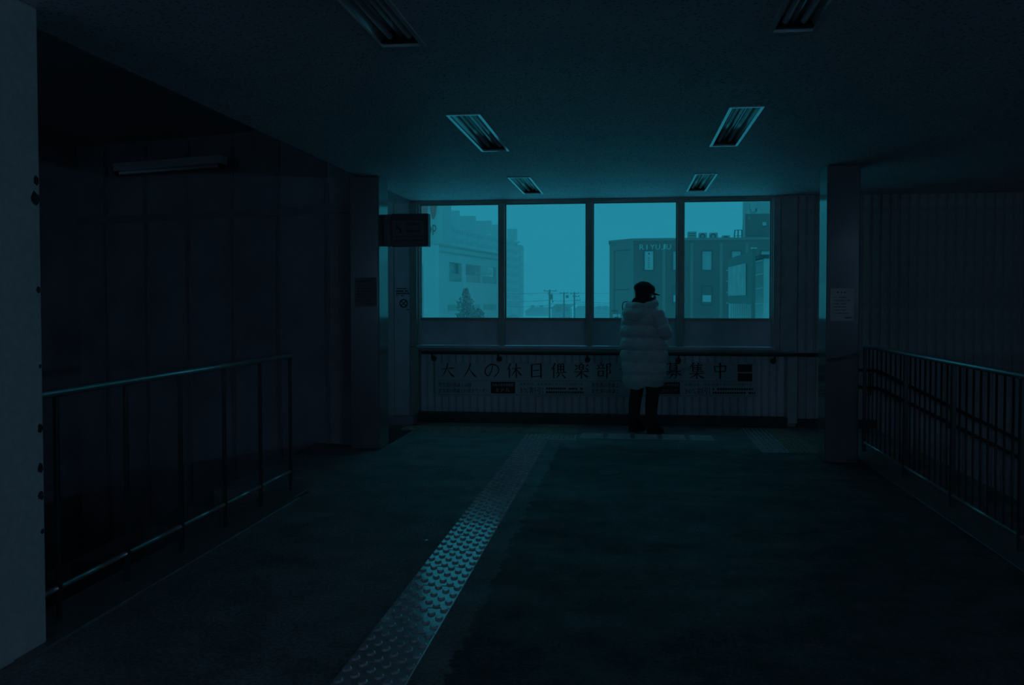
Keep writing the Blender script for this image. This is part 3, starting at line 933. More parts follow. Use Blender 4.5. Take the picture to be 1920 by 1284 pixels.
# penthouse on the roof and the taller block behind
p0, p1 = at(1397, 449, 80), at(1470, 400, 80)
MB().prism([(p0.x, 80, zt), (p1.x, 80, zt), (p1.x * 1.08, 86, zt), (p0.x * 1.08, 86, zt)], (0, 0, p1.z - zt)).build('penthouse', 'brown', ob)
MB().box(p0.x - .25, p0.x, 79.9, 80.2, zt, p1.z - 1.2).build('drain_pipe', 'white2', ob)
q = at(1433, 420, 79.9); MB().bbox(q.x - .17, q.x + .17, 79.75, 80, q.z - .17, q.z + .17, .03).build('vent', 'white', ob)
q = at(1404, 409, 79.9); MB().bbox(q.x - .13, q.x + .13, 79.75, 80, q.z - .17, q.z + .17, .03).build('vent', 'brown2', ob)
p0, p1 = at(1392, 470, 96), at(1500, 372, 96)
tb = thing('tower_block', (p0.x, 96, GZ), 'grey tower block rising behind the brown office roof', 'building')
MB().prism([(p0.x, 96, GZ), (p1.x, 96, GZ), (p1.x * 1.15, 110, GZ), (p0.x * 1.15, 110, GZ)], (0, 0, p1.z + 8 - GZ)).build('wall', 'white2', tb)
for px, py, w_, h_ in ((1413, 389, .4, .5), (1421, 397, .3, .4), (1404, 397, .25, .3)):
    q = at(px, py, 95.9); MB().box(q.x - w_, q.x + w_, 95.85, 96, q.z - h_, q.z + h_).build('window', 'pane', tb)


# ---- machines on the office roof
def roof_unit(px0, px1, py0, fans, label):
    a, b = at(px0, py0, 78), at(px1, 449, 78)
    o = thing('air_conditioner', ((a.x + b.x) / 2, 78, zt), label, 'air conditioner', 'machines on the office roof')
    MB().bbox(a.x, b.x, 78, 78.9, zt + .205, a.z, .03).build('casing', 'unit', o)
    for i in range(fans):
        cx2 = a.x + (b.x - a.x) * .42; r = .27
        zc = a.z - .34 - i * .58
        g = MB()
        for k in range(20):
            a0, a1 = 2 * pi * k / 20, 2 * pi * (k + 1) / 20
            g.prism([(cx2 + cos(t) * rr, 77.97, zc + sin(t) * rr) for t, rr in ((a0, r * .5), (a0, r), (a1, r), (a1, r * .5))], (0, .05, 0))
        g.build('fan_grille', 'fan', o)
    for k in range(4 if not fans else 0):
        zz = a.z - .2 - k * .22
        MB().box(a.x + .08, b.x - .08, 77.97, 78, zz, zz + .05).build('louvre', 'fan', o)


roof_unit(1290, 1306, 434, 0, 'slatted louvred machine at the left end of the office roof')
roof_unit(1311, 1326, 436, 2, 'twin-fan air conditioner second from left on the office roof')
roof_unit(1331, 1346, 436, 2, 'twin-fan air conditioner in the middle of the office roof')
roof_unit(1355, 1369, 441, 1, 'low single-fan air conditioner beside the roof ladder frame')
rf = thing('roof_frame', (at(1383, 449, 77.5).x, 77.5, zt), 'dark steel ladder frame standing on the office roof', 'frame')
a, b = at(1376, 448, 77.5), at(1391, 431, 77.5)
for x0_, x1_ in ((a.x, a.x + .1), (b.x - .35, b.x - .35), (b.x, b.x)):
    MB().tube([(x0_, 77.5, zt), (x1_ , 77.5, b.z)], .06, 6).build('upright', 'pole', rf)
for zz in (b.z, (b.z + zt) / 2, zt + .3): MB().tube([(a.x + .1, 77.5, zz), (b.x, 77.5, zz)], .03, 6).build('rung', 'pole', rf)

# ---- white ribbed building with a green-framed board at the right
YW = 50
p0, p1 = at(1366, 600, YW), at(1433, 487, YW)
wb2 = thing('ribbed_building', (p0.x, YW, GZ), 'white ribbed metal building behind the framed board', 'building')
k_ = (YW + 10) / YW * 1.01
MB().prism([(p0.x, YW, GZ), (p1.x + 4, YW, GZ), (p1.x * k_ + 4, YW + 10, GZ), (p0.x * k_, YW + 10, GZ)], (0, 0, at(1400, 487, YW).z - GZ)).build('wall', 'white', wb2)
nrib = 16; first = None
for k in range(nrib):
    x = p0.x + .05 + (p1.x - p0.x) * k / nrib
    g = MB().box(x, x + .07, YW - .05, YW, GZ, at(1400, 487, YW).z)
    g.build('rib', 'white', wb2)
q0, q1 = at(1431, 600, 47), at(1444, 484, 47)
MB().box(q0.x, q1.x, 47, 50, GZ, q1.z).build('corner_tower', 'white', wb2)
q0, q1 = at(1425, 484, 46.9), at(1446, 477, 46.9)
MB().box(q0.x, q1.x, 46.9, 50, q0.z, q1.z).build('roof_edge', 'bframe', wb2)
bb = thing('framed_board', (at(1413, 568, 42).x, 42, 0), 'board in a wide green frame on a post beside the ribbed building', 'board')
R0, L0 = at(1413, 470, 42), at(1367, 482, 49.5)
RB, LB = at(1413, 570, 42), at(1367, 569, 49.5)
d = Vector((.12, .1, 0))
MB().prism([(L0.x, L0.y, LB.z), (R0.x, R0.y, LB.z), (R0.x, R0.y, R0.z), (L0.x, L0.y, R0.z)], d).build('frame', 'board', bb)
dl = (R0 - L0); dl.z = 0
i0 = Vector((L0.x, L0.y, 0)) + dl * .0; i1 = Vector((L0.x, L0.y, 0)) + dl * .76
off_ = Vector((-.06, -.05, 0))
zlo, zhi = LB.z + (R0.z - LB.z) * .17, LB.z + (R0.z - LB.z) * .80
MB().prism([(i0.x + off_.x, i0.y + off_.y, zlo), (i1.x + off_.x, i1.y + off_.y, zlo), (i1.x + off_.x, i1.y + off_.y, zhi), (i0.x + off_.x, i0.y + off_.y, zhi)], (.05, .04, 0)).build('panel', 'boardface', bb)
pt = at(1413.5, 466, 41.9)
MB().box(pt.x - .09, pt.x + .06, 41.85, 42.0, GZ, pt.z).build('post', 'board', bb)
MB().box(pt.x - .13, pt.x + .14, 41.8, 42.05, pt.z, pt.z + .05).build('post_cap', 'white', bb)
for py in (491, 516, 542, 569):
    s0, s1 = at(1415, py, 42), at(1430, py - (3 if py < 560 else 0), 47)
    MB().tube([s0, s1], .035, 6).build('strut', 'white2', bb)
for py in (507, 527, 548, 568):
    s0 = at(1366, py, 49.4); MB().tube([s0, s0 + Vector((-.12, -.1, 0))], .04, 6).build('bolt_lug', 'white', bb)

# ---- white store with car deck, and its sign tower
Ya, Yb = 70, 86
A = at(823, 459, Ya); B = at(938, 478, Yb); ZT = A.z
A0 = at(740, 455, 72)
st = thing('store_building', (A.x, Ya, GZ), 'long white store with open car-deck gaps along its side', 'building')
g = MB().prism([(A0.x, 72, GZ), (A.x, Ya, GZ), (A.x + 1, Ya + 20, GZ), (A0.x, 95, GZ)], (0, 0, ZT - GZ)); g.build('front_wall', 'white', st)
D = Vector((B.x - A.x, Yb - Ya, 0))


def seg(t0, t1, z0, z1, name, mat, out=0., th=.4):
    n2 = Vector((-D.y, D.x, 0)).normalized()
    if n2.y < 0: n2 = -n2
    a_ = Vector((A.x, Ya, 0)) + D * t0 - n2 * out; b_ = Vector((A.x, Ya, 0)) + D * t1 - n2 * out
    MB().prism([(a_.x, a_.y, z0), (b_.x, b_.y, z0), (b_.x + n2.x * th, b_.y + n2.y * th, z0), (a_.x + n2.x * th, a_.y + n2.y * th, z0)], (0, 0, z1 - z0)).build(name, mat, st)


za = at(838, 491, 72.2).z; zb_ = at(838, 527, 72.2).z
OP = [(.14, .33), (.39, .64), (.66, .93)]
seg(0, 1, za, ZT, 'side_wall', 'white'); seg(0, 1, GZ, zb_, 'side_wall', 'white')
prev = 0
for t0, t1 in OP + [(1, 1)]:
    seg(prev, t0, zb_, za, 'pier', 'white'); prev = t1
seg(.02, 1, zb_, za, 'deck_back_wall', 'conc_dark', -5, .2)
seg(.02, 1, zb_ - .3, zb_ - .05, 'deck_slab', 'white2', -5, 4.6)
seg(0, 1, ZT - .62, ZT - .5, 'band', 'white2', .06, .08); seg(0, 1.01, ZT - .05, ZT + .12, 'coping', 'white2', .1, .6)
for t0, t1 in OP:
    seg(t0, t1, zb_ + .02, zb_ + .75, 'parapet_panel', 'white2', -.15, .1)
    seg(t0 + .01, t1 - .01, zb_ + 1.02, zb_ + 1.1, 'deck_rail', 'white', -.5, .06)
    seg(t0 + .03, t1 - .04, zb_ + 1.3, zb_ + 1.36, 'deck_rail', 'white', -.9, .06)
z2, z3 = at(838, 583, 72.2).z, at(838, 571, 72.2).z
for t0, t1 in ((.12, .3), (.36, .62), (.68, .92)): seg(t0, t1, z2, z3, 'window_strip', 'white2', .03, .05)
for px in (794, 804):
    q = at(px, 500, 70.9); MB().tube([(q.x, 70.75, GZ), (q.x, 70.75, at(px, 496, 70.9).z)], .05, 6).build('down_pipe', 'conc_dark', st)
q0, q1 = at(787, 499, 70.9), at(808, 494, 70.9)
MB().box(q0.x, q1.x, 70.7, 71.2, q0.z, q1.z).build('pipe_box', 'white2', st)
T0, T1 = at(740, 460, 76), at(829, 380, 76)
tw = thing('sign_tower', (T1.x, 76, ZT), 'white rooftop sign tower with red rounded shapes and letters', 'sign')
MB().box(T0.x, T1.x, 76, 80, ZT + .001, T1.z + 3).build('tower', 'white', tw)
for k, (px, rx, zb2) in enumerate(((795, 8, 418), (812, 7, 411))):
    g = MB(); cxx = at(px, 380, 75.9); r_ = rx * 76 / 1493; top = cxx.z; bot = at(px, zb2, 75.9).z
    pts = [(cxx.x + cos(a_) * r_ * (1 if sin(a_) > 0 else 1 - .25 * abs(sin(a_))), 75.88, (top + 1.2 if sin(a_) > 0 else top) + sin(a_) * (r_ if sin(a_) > 0 else (top - bot))) for a_ in [2 * pi * i / 28 for i in range(28)]]
    g.prism(pts, (0, .1, 0)).build('red_shape', 'red', tw)
for ch, xa, xb, yb2, yt in (('o', 799, 809.5, 438, 422), ('p', 811, 818, 441, 421)):
    q0, q1 = at(xa, yb2, 75.9), at(xb, yt, 75.9)
    t_ = fit(text_mb(ch, 1, 2), q0.x, q1.x, 75.88, q0.z, q1.z)
    t_.build('letter', 'inkred', tw)

# ---- stepped apartment block far behind
Y0, Y1 = 232, 306
PA, PB = at(826, 421, Y0), at(971, 456, Y1); HT = (PA.z + PB.z) / 2
ap = thing('apartment_block', (PA.x, Y0, GZ), 'long hazy apartment block with stepped roof boxes', 'building')
DV = Vector((PB.x - PA.x, Y1 - Y0, 0)); LN = DV.length; dn = DV.normalized(); n2 = Vector((-dn.y, dn.x, 0))
if n2.y < 0: n2 = -n2


def aseg(s0, s1, z0, z1, out, th, name, mat, par=None):
    a_ = Vector((PA.x, Y0, 0)) + dn * s0 - n2 * out; b_ = Vector((PA.x, Y0, 0)) + dn * s1 - n2 * out
    return MB().prism([(a_.x, a_.y, z0), (b_.x, b_.y, z0), (b_.x + n2.x * th, b_.y + n2.y * th, z0), (a_.x + n2.x * th, a_.y + n2.y * th, z0)], (0, 0, z1 - z0)).build(name, mat, par or ap)


aseg(-4, LN, GZ, HT, 0, 13, 'wall', 'concrete')
aseg(-4, LN + .6, HT - .1, HT + .5, .6, 14, 'roof_edge', 'concrete')
nb = 8; bay = LN / nb
for k in range(nb):
    aseg(k * bay - .3, k * bay + .3, GZ, HT, .7, .7, 'pier', 'concrete')
    for fl in range(9):
        zf = HT - 2.85 * (fl + 1)
        if zf < GZ: break
        aseg(k * bay + .9, (k + 1) * bay - .9, zf, zf + 1.0, 1.0, .15, 'balcony_front', 'concrete')
        for w0, w1 in ((.15, .30), (.37, .50), (.57, .70), (.76, .88)):
            aseg(k * bay + bay * w0, k * bay + bay * w1, zf + 1.05, zf + 2.45, .06, .1, 'window', 'conc_dark')
for px0, px1, py, Yt in ((829, 859, 395, 240), (860, 890, 405, 250), (891, 920, 414, 262), (921, 947, 421, 274), (951, 968, 429, 290)):
    q0, q1 = at(px0, py, Yt), at(px1, py, Yt)
    MB().box(q0.x, q1.x, Yt, Yt + 2.5, HT, q0.z).build('roof_box', 'concrete', ap)
E0 = Vector((PB.x, Y1, 0)); E1 = at(982, 470, Y1 + 3)
for fl in range(9):
    zf = HT - 2.85 * (fl + 1)
    MB().box(PB.x + .1, E1.x, Y1 - 1, Y1 + 4, zf, zf + 1.0).build('end_balcony', 'concrete', ap)
MB().box(PB.x, E1.x - .7, Y1, Y1 + 8, GZ, HT - .8).build('end_wall', 'concrete', ap)


# ---- trees, bushes
def frost_tree(loc, h, rad, label, seed, n=900, conical=True, name='frosted_tree'):
    r = random.Random(seed); o = thing(name, loc, label, 'tree')
    x, y_, z_ = loc
    MB().tube([(x, y_, z_), (x + .1, y_, z_ + h * .5), (x, y_, z_ + h * .93)], [.16, .1, .03], 7).build('trunk', 'bark', o)
    br = MB()
    for k in range(26):
        t = .25 + .7 * k / 26; a_ = k * 2.4; L_ = rad * ((1.05 - t) * 1.25 if conical else .9) * r.uniform(.7, 1.05)
        br.tube([(x, y_, z_ + h * t), (x + cos(a_) * L_, y_ + sin(a_) * L_, z_ + h * t + L_ * .35)], [.035, .01], 5)
    br.build('branches', 'bark', o)['kind'] = 'stuff'
    g = MB()
    for k in range(n):
        t = r.random() ** .8; a_ = r.random() * 6.283
        R_ = rad * ((1.02 - t) ** .75 if conical else sqrt(max(.02, 1 - (2 * t - 1) ** 2))) * sqrt(r.random()) * (1 + .5 * sin(a_ * 3 + t * 11))
        c_ = Vector((x + cos(a_) * R_, y_ + sin(a_) * R_, z_ + h * (.22 + .78 * t)))
        s_ = r.uniform(.06, .17)
        u_ = Vector((r.gauss(0, 1), r.gauss(0, 1), r.gauss(0, 1))).normalized(); v_ = u_.orthogonal().normalized()
        g.add([c_ - u_ * s_, c_ + v_ * s_ * .6, c_ + u_ * s_, c_ - v_ * s_ * .6], [(0, 1, 2, 3)])
    f_ = g.build('foliage', 'leaf', o); f_['kind'] = 'stuff'
    return o


q = at(874, 542, 56)
frost_tree((q.x, 56, GZ), q.z - GZ, 1.5, 'frosty leafy tree in front of the white store', 3, 1500)
q = at(897, 580, 60)
frost_tree((q.x, 60, GZ), q.z - GZ, .9, 'low frosty bush right of the leafy tree', 5, 900, False, 'frosted_bush')


# ---- parked cars
def car(px0, px1, flip, label):
    Yc = 262
    a, b = at(px0, 597, Yc), at(px1, 597, Yc); L_ = b.x - a.x
    o = thing('car', ((a.x + b.x) / 2, Yc, GZ), label, 'car', 'dark cars parked outside')
    s_ = -1 if flip else 1
    X_ = lambda t: (t - .5) * L_ * s_
    prof = [(.0, .35), (.02, .85), (.12, 1.0), (.2, 1.45), (.5, 1.55), (.62, 1.45), (.76, .98), (.97, .86), (1, .4), (.92, .3), (.08, .3)]
    MB().prism([(X_(t), -.85, z * 1.25) for t, z in prof], (0, 1.7, 0)).build('body', 'car', o, True)
    gl_ = [(.2, 1.02), (.25, 1.38), (.5, 1.46), (.6, 1.38), (.7, 1.0)]
    MB().prism([(X_(t), -.88, z * 1.25) for t, z in gl_], (0, .04, 0)).build('window', 'cargl', o, True)
    for t in (.2, .8): MB().tube([(X_(t), -.9, .36), (X_(t), -.6, .36)], .36, 12).build('wheel', 'wire', o, True)


car(908, 931, False, 'dark parked car to the left of the first window mullion')
car(949, 973, True, 'dark parked car to the right of the first window mullion')


# ---- utility poles and wires
def pole(px, pyt, Y, arms, label, extra=()):
    q = at(px, pyt, Y)
    o = thing('utility_pole', (q.x, Y, GZ), label, 'pole', 'utility poles beyond the street')
    MB().tube([(q.x, Y, GZ), (q.x, Y, q.z)], [.2, .15], 8).build('shaft', 'pole', o)
    for py, l0, l1 in arms:
        a, b = at(px - l0, py, Y - .2), at(px + l1, py, Y - .2)
        MB().tube([a, b], .07, 6).build('cross_arm', 'pole', o)
        for t in (.04, .5, .96):
            c_ = a.lerp(b, t); MB().tube([c_, c_ + Vector((0, 0, .3))], .06, 6).build('insulator', 'pole', o)
    for dx, py, r_, h_ in extra:
        c_ = at(px + dx, py, Y - .1); MB().tube([c_ - Vector((0, 0, h_)), c_ + Vector((0, 0, h_))], r_, 8).build('transformer', 'pole', o)
    return o


pole(1030.5, 543, 150, [(545.5, 11, 13), (552, 3, 5)], 'tallest utility pole, left of the three in the second pane', [(3, 557, .32, .45), (6, 565, .12, .2)])
pole(1057.5, 548, 172, [(549.5, 8, 8)], 'middle utility pole of the three in the second pane', [(6, 556, .3, .3)])
pole(1077, 547.5, 160, [(550, 8, 8), (556, 3, 9), (563, 1, 11)], 'right utility pole with three short cross arms')
WIRES = (
    ([(930, 549.5, 180), (1030.5, 548.5, 149.9), (1057.5, 549.4, 171.9), (1077, 549.6, 159.9), (1215, 546.5, 185)], 'uppermost overhead wire crossing the second and third panes'),
    ([(930, 565, 180), (1030.5, 562.5, 149.9), (1077, 562.8, 159.9)], 'overhead wire ending at the right utility pole'),
    ([(1077, 566, 159.9), (1215, 567, 185)], 'overhead wire from the right pole towards the office'),
    ([(1030.5, 568.5, 149.9), (1057.5, 569, 171.9), (1077, 569.6, 159.9), (1215, 571, 185)], 'long low overhead wire behind the utility poles'),
    ([(930, 574, 180), (1030.5, 572.5, 149.9)], 'low overhead wire left of the tallest utility pole'))
for wp, lab in WIRES:
    pts = []
    for a3, b3 in zip(wp, wp[1:]):
        a, b = at(*a3), at(*b3)
        pts += [a.lerp(b, t) - Vector((0, 0, .2 * 4 * t * (1 - t))) for t in [i / 6 for i in range(6)]]
    pts.append(at(*wp[-1]))
    tag(MB().tube(pts, .035, 5).build('overhead_wire', 'wire'), lab, 'wire', 'overhead wires outside')


# ---- low houses in the haze
def house(px0, px1, pyt, pye, Y, label, flat=False):
    a, b = at(px0, pye, Y), at(px1, pye, Y); tz = at((px0 + px1) / 2, pyt, Y).z
    o = thing('house', ((a.x + b.x) / 2, Y, GZ), label, 'house', 'hazy houses at the horizon')
    MB().box(a.x, b.x, Y, Y + 10, GZ, a.z).build('wall', 'houses', o)
    if flat: MB().box(a.x - .3, b.x + .3, Y - .3, Y + 10.3, a.z, tz).build('roof', 'houseroof', o)
    else: MB().prism([(a.x - .6, Y - .5, a.z), (b.x + .6, Y - .5, a.z), (b.x - (b.x - a.x) * .18, Y + 4.5, tz), (a.x + (b.x - a.x) * .18, Y + 4.5, tz), (a.x + (b.x - a.x) * .18, Y + 5.5, tz), (b.x - (b.x - a.x) * .18, Y + 5.5, tz)][:4], (0, .01, 0)).prism([(a.x - .6, Y - .5, a.z), (a.x + (b.x - a.x) * .18, Y + 4.5, tz), (a.x - .6, Y + 10, a.z)], (b.x - a.x, 0, 0)).build('roof', 'houseroof', o)
    for k in range(2):
        xx = a.x + (b.x - a.x) * (.25 + .4 * k); MB().box(xx, xx + 1.6, Y - .05, Y, GZ + 3.2, GZ + 4.5).build('window', 'conc_dark', o)


house(1034, 1068, 570, 579, 230, 'hazy house with hipped roof behind the tallest pole')
house(985, 1026, 576, 584, 330, 'low hazy house left of the tallest pole')
house(1078, 1100, 574, 581, 300, 'hazy house right of the three poles')
house(1111, 1142, 575, 577, 280, 'flat-roofed hazy building left of the office', True)

# ---- small roadside sign left of the office
q0, q1 = at(1149, 597, 70), at(1163, 589, 70)
rs = thing('road_sign', ((q0.x + q1.x) / 2, 70, GZ), 'small white roadside sign with dark mark beside the office', 'sign')
MB().box(q0.x, q1.x, 70, 70.1, q0.z - .3, q1.z).build('board', 'white', rs)
MB().box((q0.x + q1.x) / 2 - .06, (q0.x + q1.x) / 2 + .06, 70.1, 70.2, GZ, q0.z).build('post', 'pole', rs)
MB().box(q0.x + .12, q1.x - .12, 69.97, 70, q0.z + .05, q0.z + .14).build('mark', 'bframe', rs)
MB().tube([(q0.x + .4, 69.98, q0.z + .1), (q0.x + .4, 69.98, q0.z + .75)], .03, 6).build('mark', 'bframe', rs)
q2 = at(1152, 583, 70.2); MB().box(q2.x - .25, q2.x + .25, 70.1, 70.3, q2.z - .05, q2.z + .06).build('lamp_bar', 'bframe', rs)


# ================================================================== PERSON
PX, PY = .165, 9.14
FACE = -radians(42)          # body turned to the right of straight ahead
pr = thing('person', (PX, PY, 0), 'person in long pale quilted coat and black cap looking out of the window', 'person', rz=FACE)


def skin_chain(name, verts, edges, radii, mat, parent, root=0, sub=2):
    me = bpy.data.meshes.new(name); me.from_pydata(verts, edges, []); me.update()
    o = bpy.data.objects.new(name, me); COL.objects.link(o)
    sk = o.modifiers.new('skin', 'SKIN'); sk.use_smooth_shade = True
    for i, v in enumerate(me.skin_vertices[0].data):
        rr = radii[i]; v.radius = rr if isinstance(rr, tuple) else (rr, rr); v.use_root = (i == root)
    sb = o.modifiers.new('sub', 'SUBSURF'); sb.levels = sub; sb.render_levels = sub
    bpy.context.view_layer.update()
    dg = bpy.context.evaluated_depsgraph_get()
    m2 = bpy.data.meshes.new_from_object(o.evaluated_get(dg)); m2.name = name
    bpy.data.objects.remove(o)
    m2.materials.clear(); m2.materials.append(MAT[mat])
    for p in m2.polygons: p.use_smooth = True
    q = bpy.data.objects.new(name, m2); COL.objects.link(q); q.parent = parent
    return q


V, E_, Rr = [], [], []


def jt(co, r_, prev=None):
    V.append(co); Rr.append(r_)
    if prev is not None: E_.append((prev, len(V) - 1))
    return len(V) - 1


pel = jt((0, 0, .88), (.13, .10))
ch = jt((0, 0, 1.12), (.13, .10), pel); sh_ = jt((0, -.01, 1.33), (.10, .085), ch)
nk = jt((0, .005, 1.43), .05, sh_); h0 = jt((0, .02, 1.50), (.062, .07), nk); h1 = jt((.0, .03, 1.57), (.075, .09), h0); h2 = jt((0, .02, 1.635), (.06, .075), h1)
for s_ in (-1, 1):
    hp = jt((s_ * .105, 0, .84), .095, pel)
    kn = jt((s_ * .12, .02, .46), .058, hp); cf = jt((s_ * .125, -.015, .30), .052, kn)
    an = jt((s_ * .13, -.02, .09), .038, cf); hl = jt((s_ * .132, .03, .05), .045, an); jt((s_ * .138, .15, .035), .035, hl)
    sd = jt((s_ * .17, -.01, 1.345), .058, sh_)
    el = jt((s_ * .245, .03, 1.10), .044, sd); wr = jt((s_ * .09, .25, 1.16), .028, el)
    pm = jt((s_ * .06, .30, 1.185), (.03, .018), wr)
    for k, (dx, L_) in enumerate(((-.03, .06), (-.01, .072), (.01, .078), (.03, .068))):
        f0 = jt((s_ * .045 - s_ * .01, .325 + .002 * k, 1.185 + dx), .010, pm)
        f1 = jt((s_ * .02, .345 + L_ * .3, 1.188 + dx), .009, f0); jt((s_ * -.005, .335 + L_ * .25, 1.19 + dx), .0075, f1)
    t0_ = jt((s_ * .05, .29, 1.225), .011, pm); jt((s_ * .03, .315, 1.25), .0085, t0_)
body = skin_chain('body', V, E_, Rr, 'skin', pr)


def ring(z, cx2, cy2, a, b, n=48, pw=2.5):
    out = []
    for j in range(n):
        t = 2 * pi * j / n; c_, s_ = cos(t), sin(t)
        out.append(Vector((cx2 + a * math.copysign(abs(c_) ** (2 / pw), c_), cy2 + b * math.copysign(abs(s_) ** (2 / pw), s_), z)))
    return out


def lerp_tab(tab, z):
    for (z0, *a), (z1, *b) in zip(tab, tab[1:]):
        if z0 <= z <= z1:
            t = (z - z0) / (z1 - z0); return [p + (q - p) * t for p, q in zip(a, b)]
    return list(tab[-1][1:]) if z > tab[-1][0] else list(tab[0][1:])


# coat body: quilted bands
TAB = [(.53, 0, .005, .225, .175), (.70, 0, .005, .248, .192), (.90, 0, .0, .258, .20), (1.08, 0, 0, .245, .198), (1.24, 0, -.01, .225, .188), (1.34, 0, -.012, .205, .165), (1.42, 0, -.005, .165, .125), (1.47, 0, .0, .10, .092)]
SEAM = [.545, .675, .81, .95, 1.09, 1.235, 1.37, 1.50]
rings = []
nz_ = 92
for i in range(nz_ + 1):
    z = .53 + (1.47 - .53) * i / nz_
    cx2, cy2, a, b = lerp_tab(TAB, z)
    k = max(0, min(len(SEAM) - 2, sum(1 for q in SEAM if q <= z) - 1))
    t = max(0, min(1, (z - SEAM[k]) / (SEAM[k + 1] - SEAM[k])))
    amp = .046 if z > .94 else .02
    puff = amp * (max(0, sin(pi * t)) ** .42) - .024 + (.018 if z <= .94 else 0)
    if z < .56: puff = -.006 + (z - .53) * .4
    if z > 1.37: puff *= .5
    rg = ring(z, cx2, cy2, a + puff, b + puff)
    out = []
    for q in rg:
        nn = noise.noise(Vector((q.x * 9, q.y * 9, q.z * 5 + 3))) * .026 + noise.noise(Vector((q.x * 20 + q.z * 14, q.y * 20, q.z * 24))) * .011
        d_ = Vector((q.x, q.y, 0)); d_ = d_.normalized() if d_.length > 0 else d_
        qq = q + d_ * nn
        low = max(0, (.75 - z) / .22)
        qq.z += low * (.035 * (q.x * cos(FACE) - q.y * sin(FACE)) / .25 + .012 * sin(q.x * 22 + q.y * 15))
        out.append(qq)
    rings.append(out)
coat = MB().loft(rings, caps=False)
hem = [q * 1 for q in rings[0]]
coat.loft([[Vector((q.x * .6, q.y * .6, q.z + .12)) for q in hem], [Vector((q.x * .9, q.y * .9, q.z + .012)) for q in hem], hem], caps=False)
ct = coat.build('coat', 'coat', pr, True)
# front closing flap and pocket welt
fl = MB()
for side in (0,):
    pts = []
    for i in range(24):
        z = .55 + .86 * i / 23; _, cy2, a, b = lerp_tab(TAB, z); pts.append((z, cy2 + b + .03))
    fl.loft([[(-.045, y_ - .02, z), (-.045, y_ + .008, z), (.0, y_ + .016, z), (.05, y_ + .004, z), (.05, y_ - .02, z)] for z, y_ in pts])
fl.build('front_flap', 'coat', ct, True)
for s_ in (-1, 1):
    MB().tube([(s_ * .205, .135, .98), (s_ * .235, .085, .82)], [.016, .018], 8).build('pocket_welt', 'coat', ct, True)

# sleeves with three puffs each
for s_ in (-1, 1):
    P0, P1, P2 = Vector((s_ * .175, -.01, 1.365)), Vector((s_ * .305, .01, 1.13)), Vector((s_ * .10, .235, 1.18))
    pts, rr = [], []
    N = 44
    for i in range(N + 1):
        t = i / N
        if t < .52: p = P0.lerp(P1, t / .52)
        else: p = P1.lerp(P2, (t - .52) / .48)
        m_ = P0 * (1 - t) ** 2 + P1 * 2.0 * t * (1 - t) + P2 * t * t
        p = p.lerp(m_, .35)
        u_ = (t * 6.0) % 1
        pts.append(p); rr.append((.098 - .026 * t) * (.88 + .15 * max(0, sin(pi * u_)) ** .5) if t < .95 else .05)
    g = MB(); g.tube(pts, rr, 20)
    g.v = [q + Vector((noise.noise(q * 14), noise.noise(q * 14 + Vector((5, 0, 0))), noise.noise(q * 14 + Vector((0, 7, 0))))) * .009 for q in g.v]
    g.build('sleeve', 'coat', ct, True)


# hood lying on the back
def hoodf(p, d):
    k = 1 + .10 * noise.noise(Vector((d.x * 2.4, d.y * 2.4, d.z * 2.4 + 4))) + .05 * noise.noise(d * 6)
    q = Vector((p.x * k, p.y * k, p.z * k))
    q.y += .10 * max(0, d.z)                 # lean to the neck
    q.z -= .02 * abs(d.x)
    q.x *= 1 + .12 * d.z
    return q


hood = MB().ell((0, -.135, 1.385), (.185, .115, .135), 30, 18, hoodf).build('hood', 'coat', ct, True)
col_ = []
for i in range(41):
    a_ = 2 * pi * i / 40
    col_.append((sin(a_) * .158, -.035 + cos(a_ + pi) * .135, 1.468 + .03 * cos(a_) * -1 + .006 * sin(5 * a_)))
MB().tube(col_[:-1] + [col_[0]], [.040 + .006 * sin(7 * 2 * pi * i / 40) for i in range(41)], 12, False).build('hood_rim', 'coat', hood, True)
MB().tube([(-.13, -.13, 1.50), (-.17, -.16, 1.49), (-.185, -.16, 1.45), (-.19, -.15, 1.40)], .005, 6).build('hood_cord', 'black_cloth', hood, True)

# scarf / hair / cap, turned further to the right with the head
HD = -radians(28)
M_h = Matrix.Translation((0, .02, 0)) @ Matrix.Rotation(HD, 4, 'Z')
g = MB()
sc_pts = [(sin(2 * pi * i / 30) * .088, cos(2 * pi * i / 30) * .085 + .0, 1.485 + .012 * sin(2 * pi * i / 15)) for i in range(31)]
g.tube(sc_pts, .05, 12, False); g.build('scarf', 'black_cloth', pr, True)
g = MB().ell((0, -.012, 1.56), (.094, .104, .115), 22, 14, lambda p, d: Vector((p.x, p.y if d.y < .35 else p.y * (1 - (d.y - .35) * .7), p.z)))
g.rot(M_h).build('hair', 'black_cloth', pr, True)
hat = MB().ell((0, -.008, 1.645), (.110, .124, .074), 30, 14, lambda p, d: Vector((p.x * (1 + .02 * sin(6 * math.atan2(d.y, d.x))), p.y, max(p.z, -.034) + (.008 if d.z > .9 else 0) - .012 * d.y)))
hat.rot(M_h); ho = hat.build('cap', 'black_cloth', pr, True)
g = MB().loft([[Vector((cos(2 * pi * j / 28) * rx, -.004 + sin(2 * pi * j / 28) * ry, z)) for j in range(28)] for rx, ry, z in ((.100, .110, 1.585), (.103, .113, 1.60), (.104, .114, 1.625))], caps=False)
g.rot(M_h).build('cap_band', 'black_cloth', ho, True)
g = MB(); r1, r2, r3, r4 = [], [], [], []
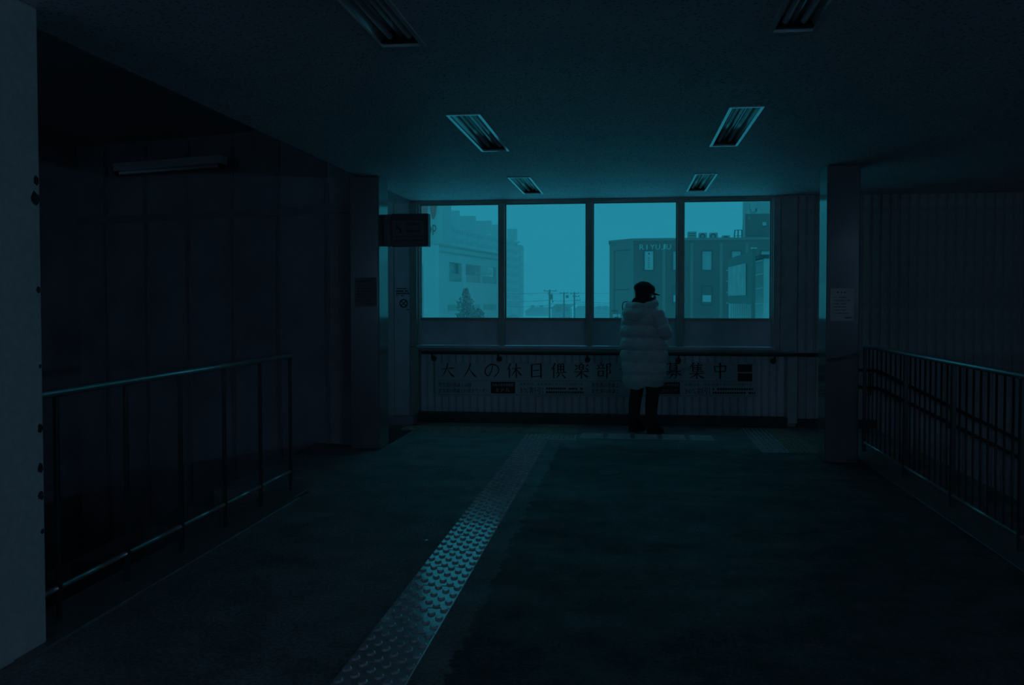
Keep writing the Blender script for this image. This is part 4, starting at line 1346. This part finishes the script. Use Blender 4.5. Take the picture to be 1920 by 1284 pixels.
for i in range(15):
    a_ = radians(28 + 124 * i / 14); k_ = sin(pi * i / 14) ** .6
    r1.append((cos(a_) * .098, sin(a_) * .108, 1.600)); r2.append((cos(a_) * (.100 + .035 * k_), sin(a_) * (.11 + .065 * k_), 1.596 - .022 * k_))
    r3.append((cos(a_) * (.100 + .035 * k_), sin(a_) * (.11 + .065 * k_), 1.589 - .022 * k_)); r4.append((cos(a_) * .098, sin(a_) * .108, 1.592))
rows = [[r1[i], r2[i], r3[i], r4[i]] for i in range(15)]
g.loft(rows, smooth=False); g.rot(M_h).build('cap_brim', 'black_cloth', ho, True)
g = MB().tube([(0, -.008, 1.712), (0, -.008, 1.722)], .012, 10); g.rot(M_h).build('cap_button', 'black_cloth', ho, True)
# face pieces (turned away from the camera)
for nm, c_, r_, mt in (('nose', (0, .118, 1.545), (.012, .018, .018), 'skin'), ('mouth', (0, .105, 1.508), (.022, .008, .006), 'inkred'), ('eye', (-.03, .098, 1.562), (.012, .008, .007), 'ink'), ('eye', (.03, .098, 1.562), (.012, .008, .007), 'ink'), ('ear', (-.078, .02, 1.555), (.01, .018, .028), 'skin'), ('ear', (.078, .02, 1.555), (.01, .018, .028), 'skin')):
    MB().ell(c_, r_, 10, 8).rot(M_h).build(nm, mt, body, True)

# trousers and boots over the legs
for s_ in (-1, 1):
    g = MB().loft([[Vector((q.x, q.y, q.z)) for q in ring(z, s_ * x_, y_, a, b, 20, 2.1)] for z, x_, y_, a, b in
                   ((.11, .13, -.018, .054, .06), (.20, .128, -.018, .06, .066), (.34, .124, -.008, .068, .074), (.47, .12, .02, .07, .076), (.62, .112, .012, .085, .095), (.78, .10, .0, .095, .11))])
    g.build('trouser_leg', 'trousers', pr, True)
    b_ = MB().loft([ring(z, s_ * x_, y_, a, b, 20, 2.4) for z, x_, y_, a, b in ((.004, .136, .045, .048, .125), (.03, .136, .045, .052, .13), (.06, .134, .035, .05, .115), (.09, .132, .005, .05, .078), (.14, .13, -.018, .052, .06), (.20, .128, -.018, .056, .064))]).build('boot', 'black_cloth', pr, True)
    MB().loft([ring(z, s_ * .136, .045, a, b, 20, 2.4) for z, a, b in ((0, .052, .13), (.018, .054, .134))]).build('sole', 'rubber', b_, True)
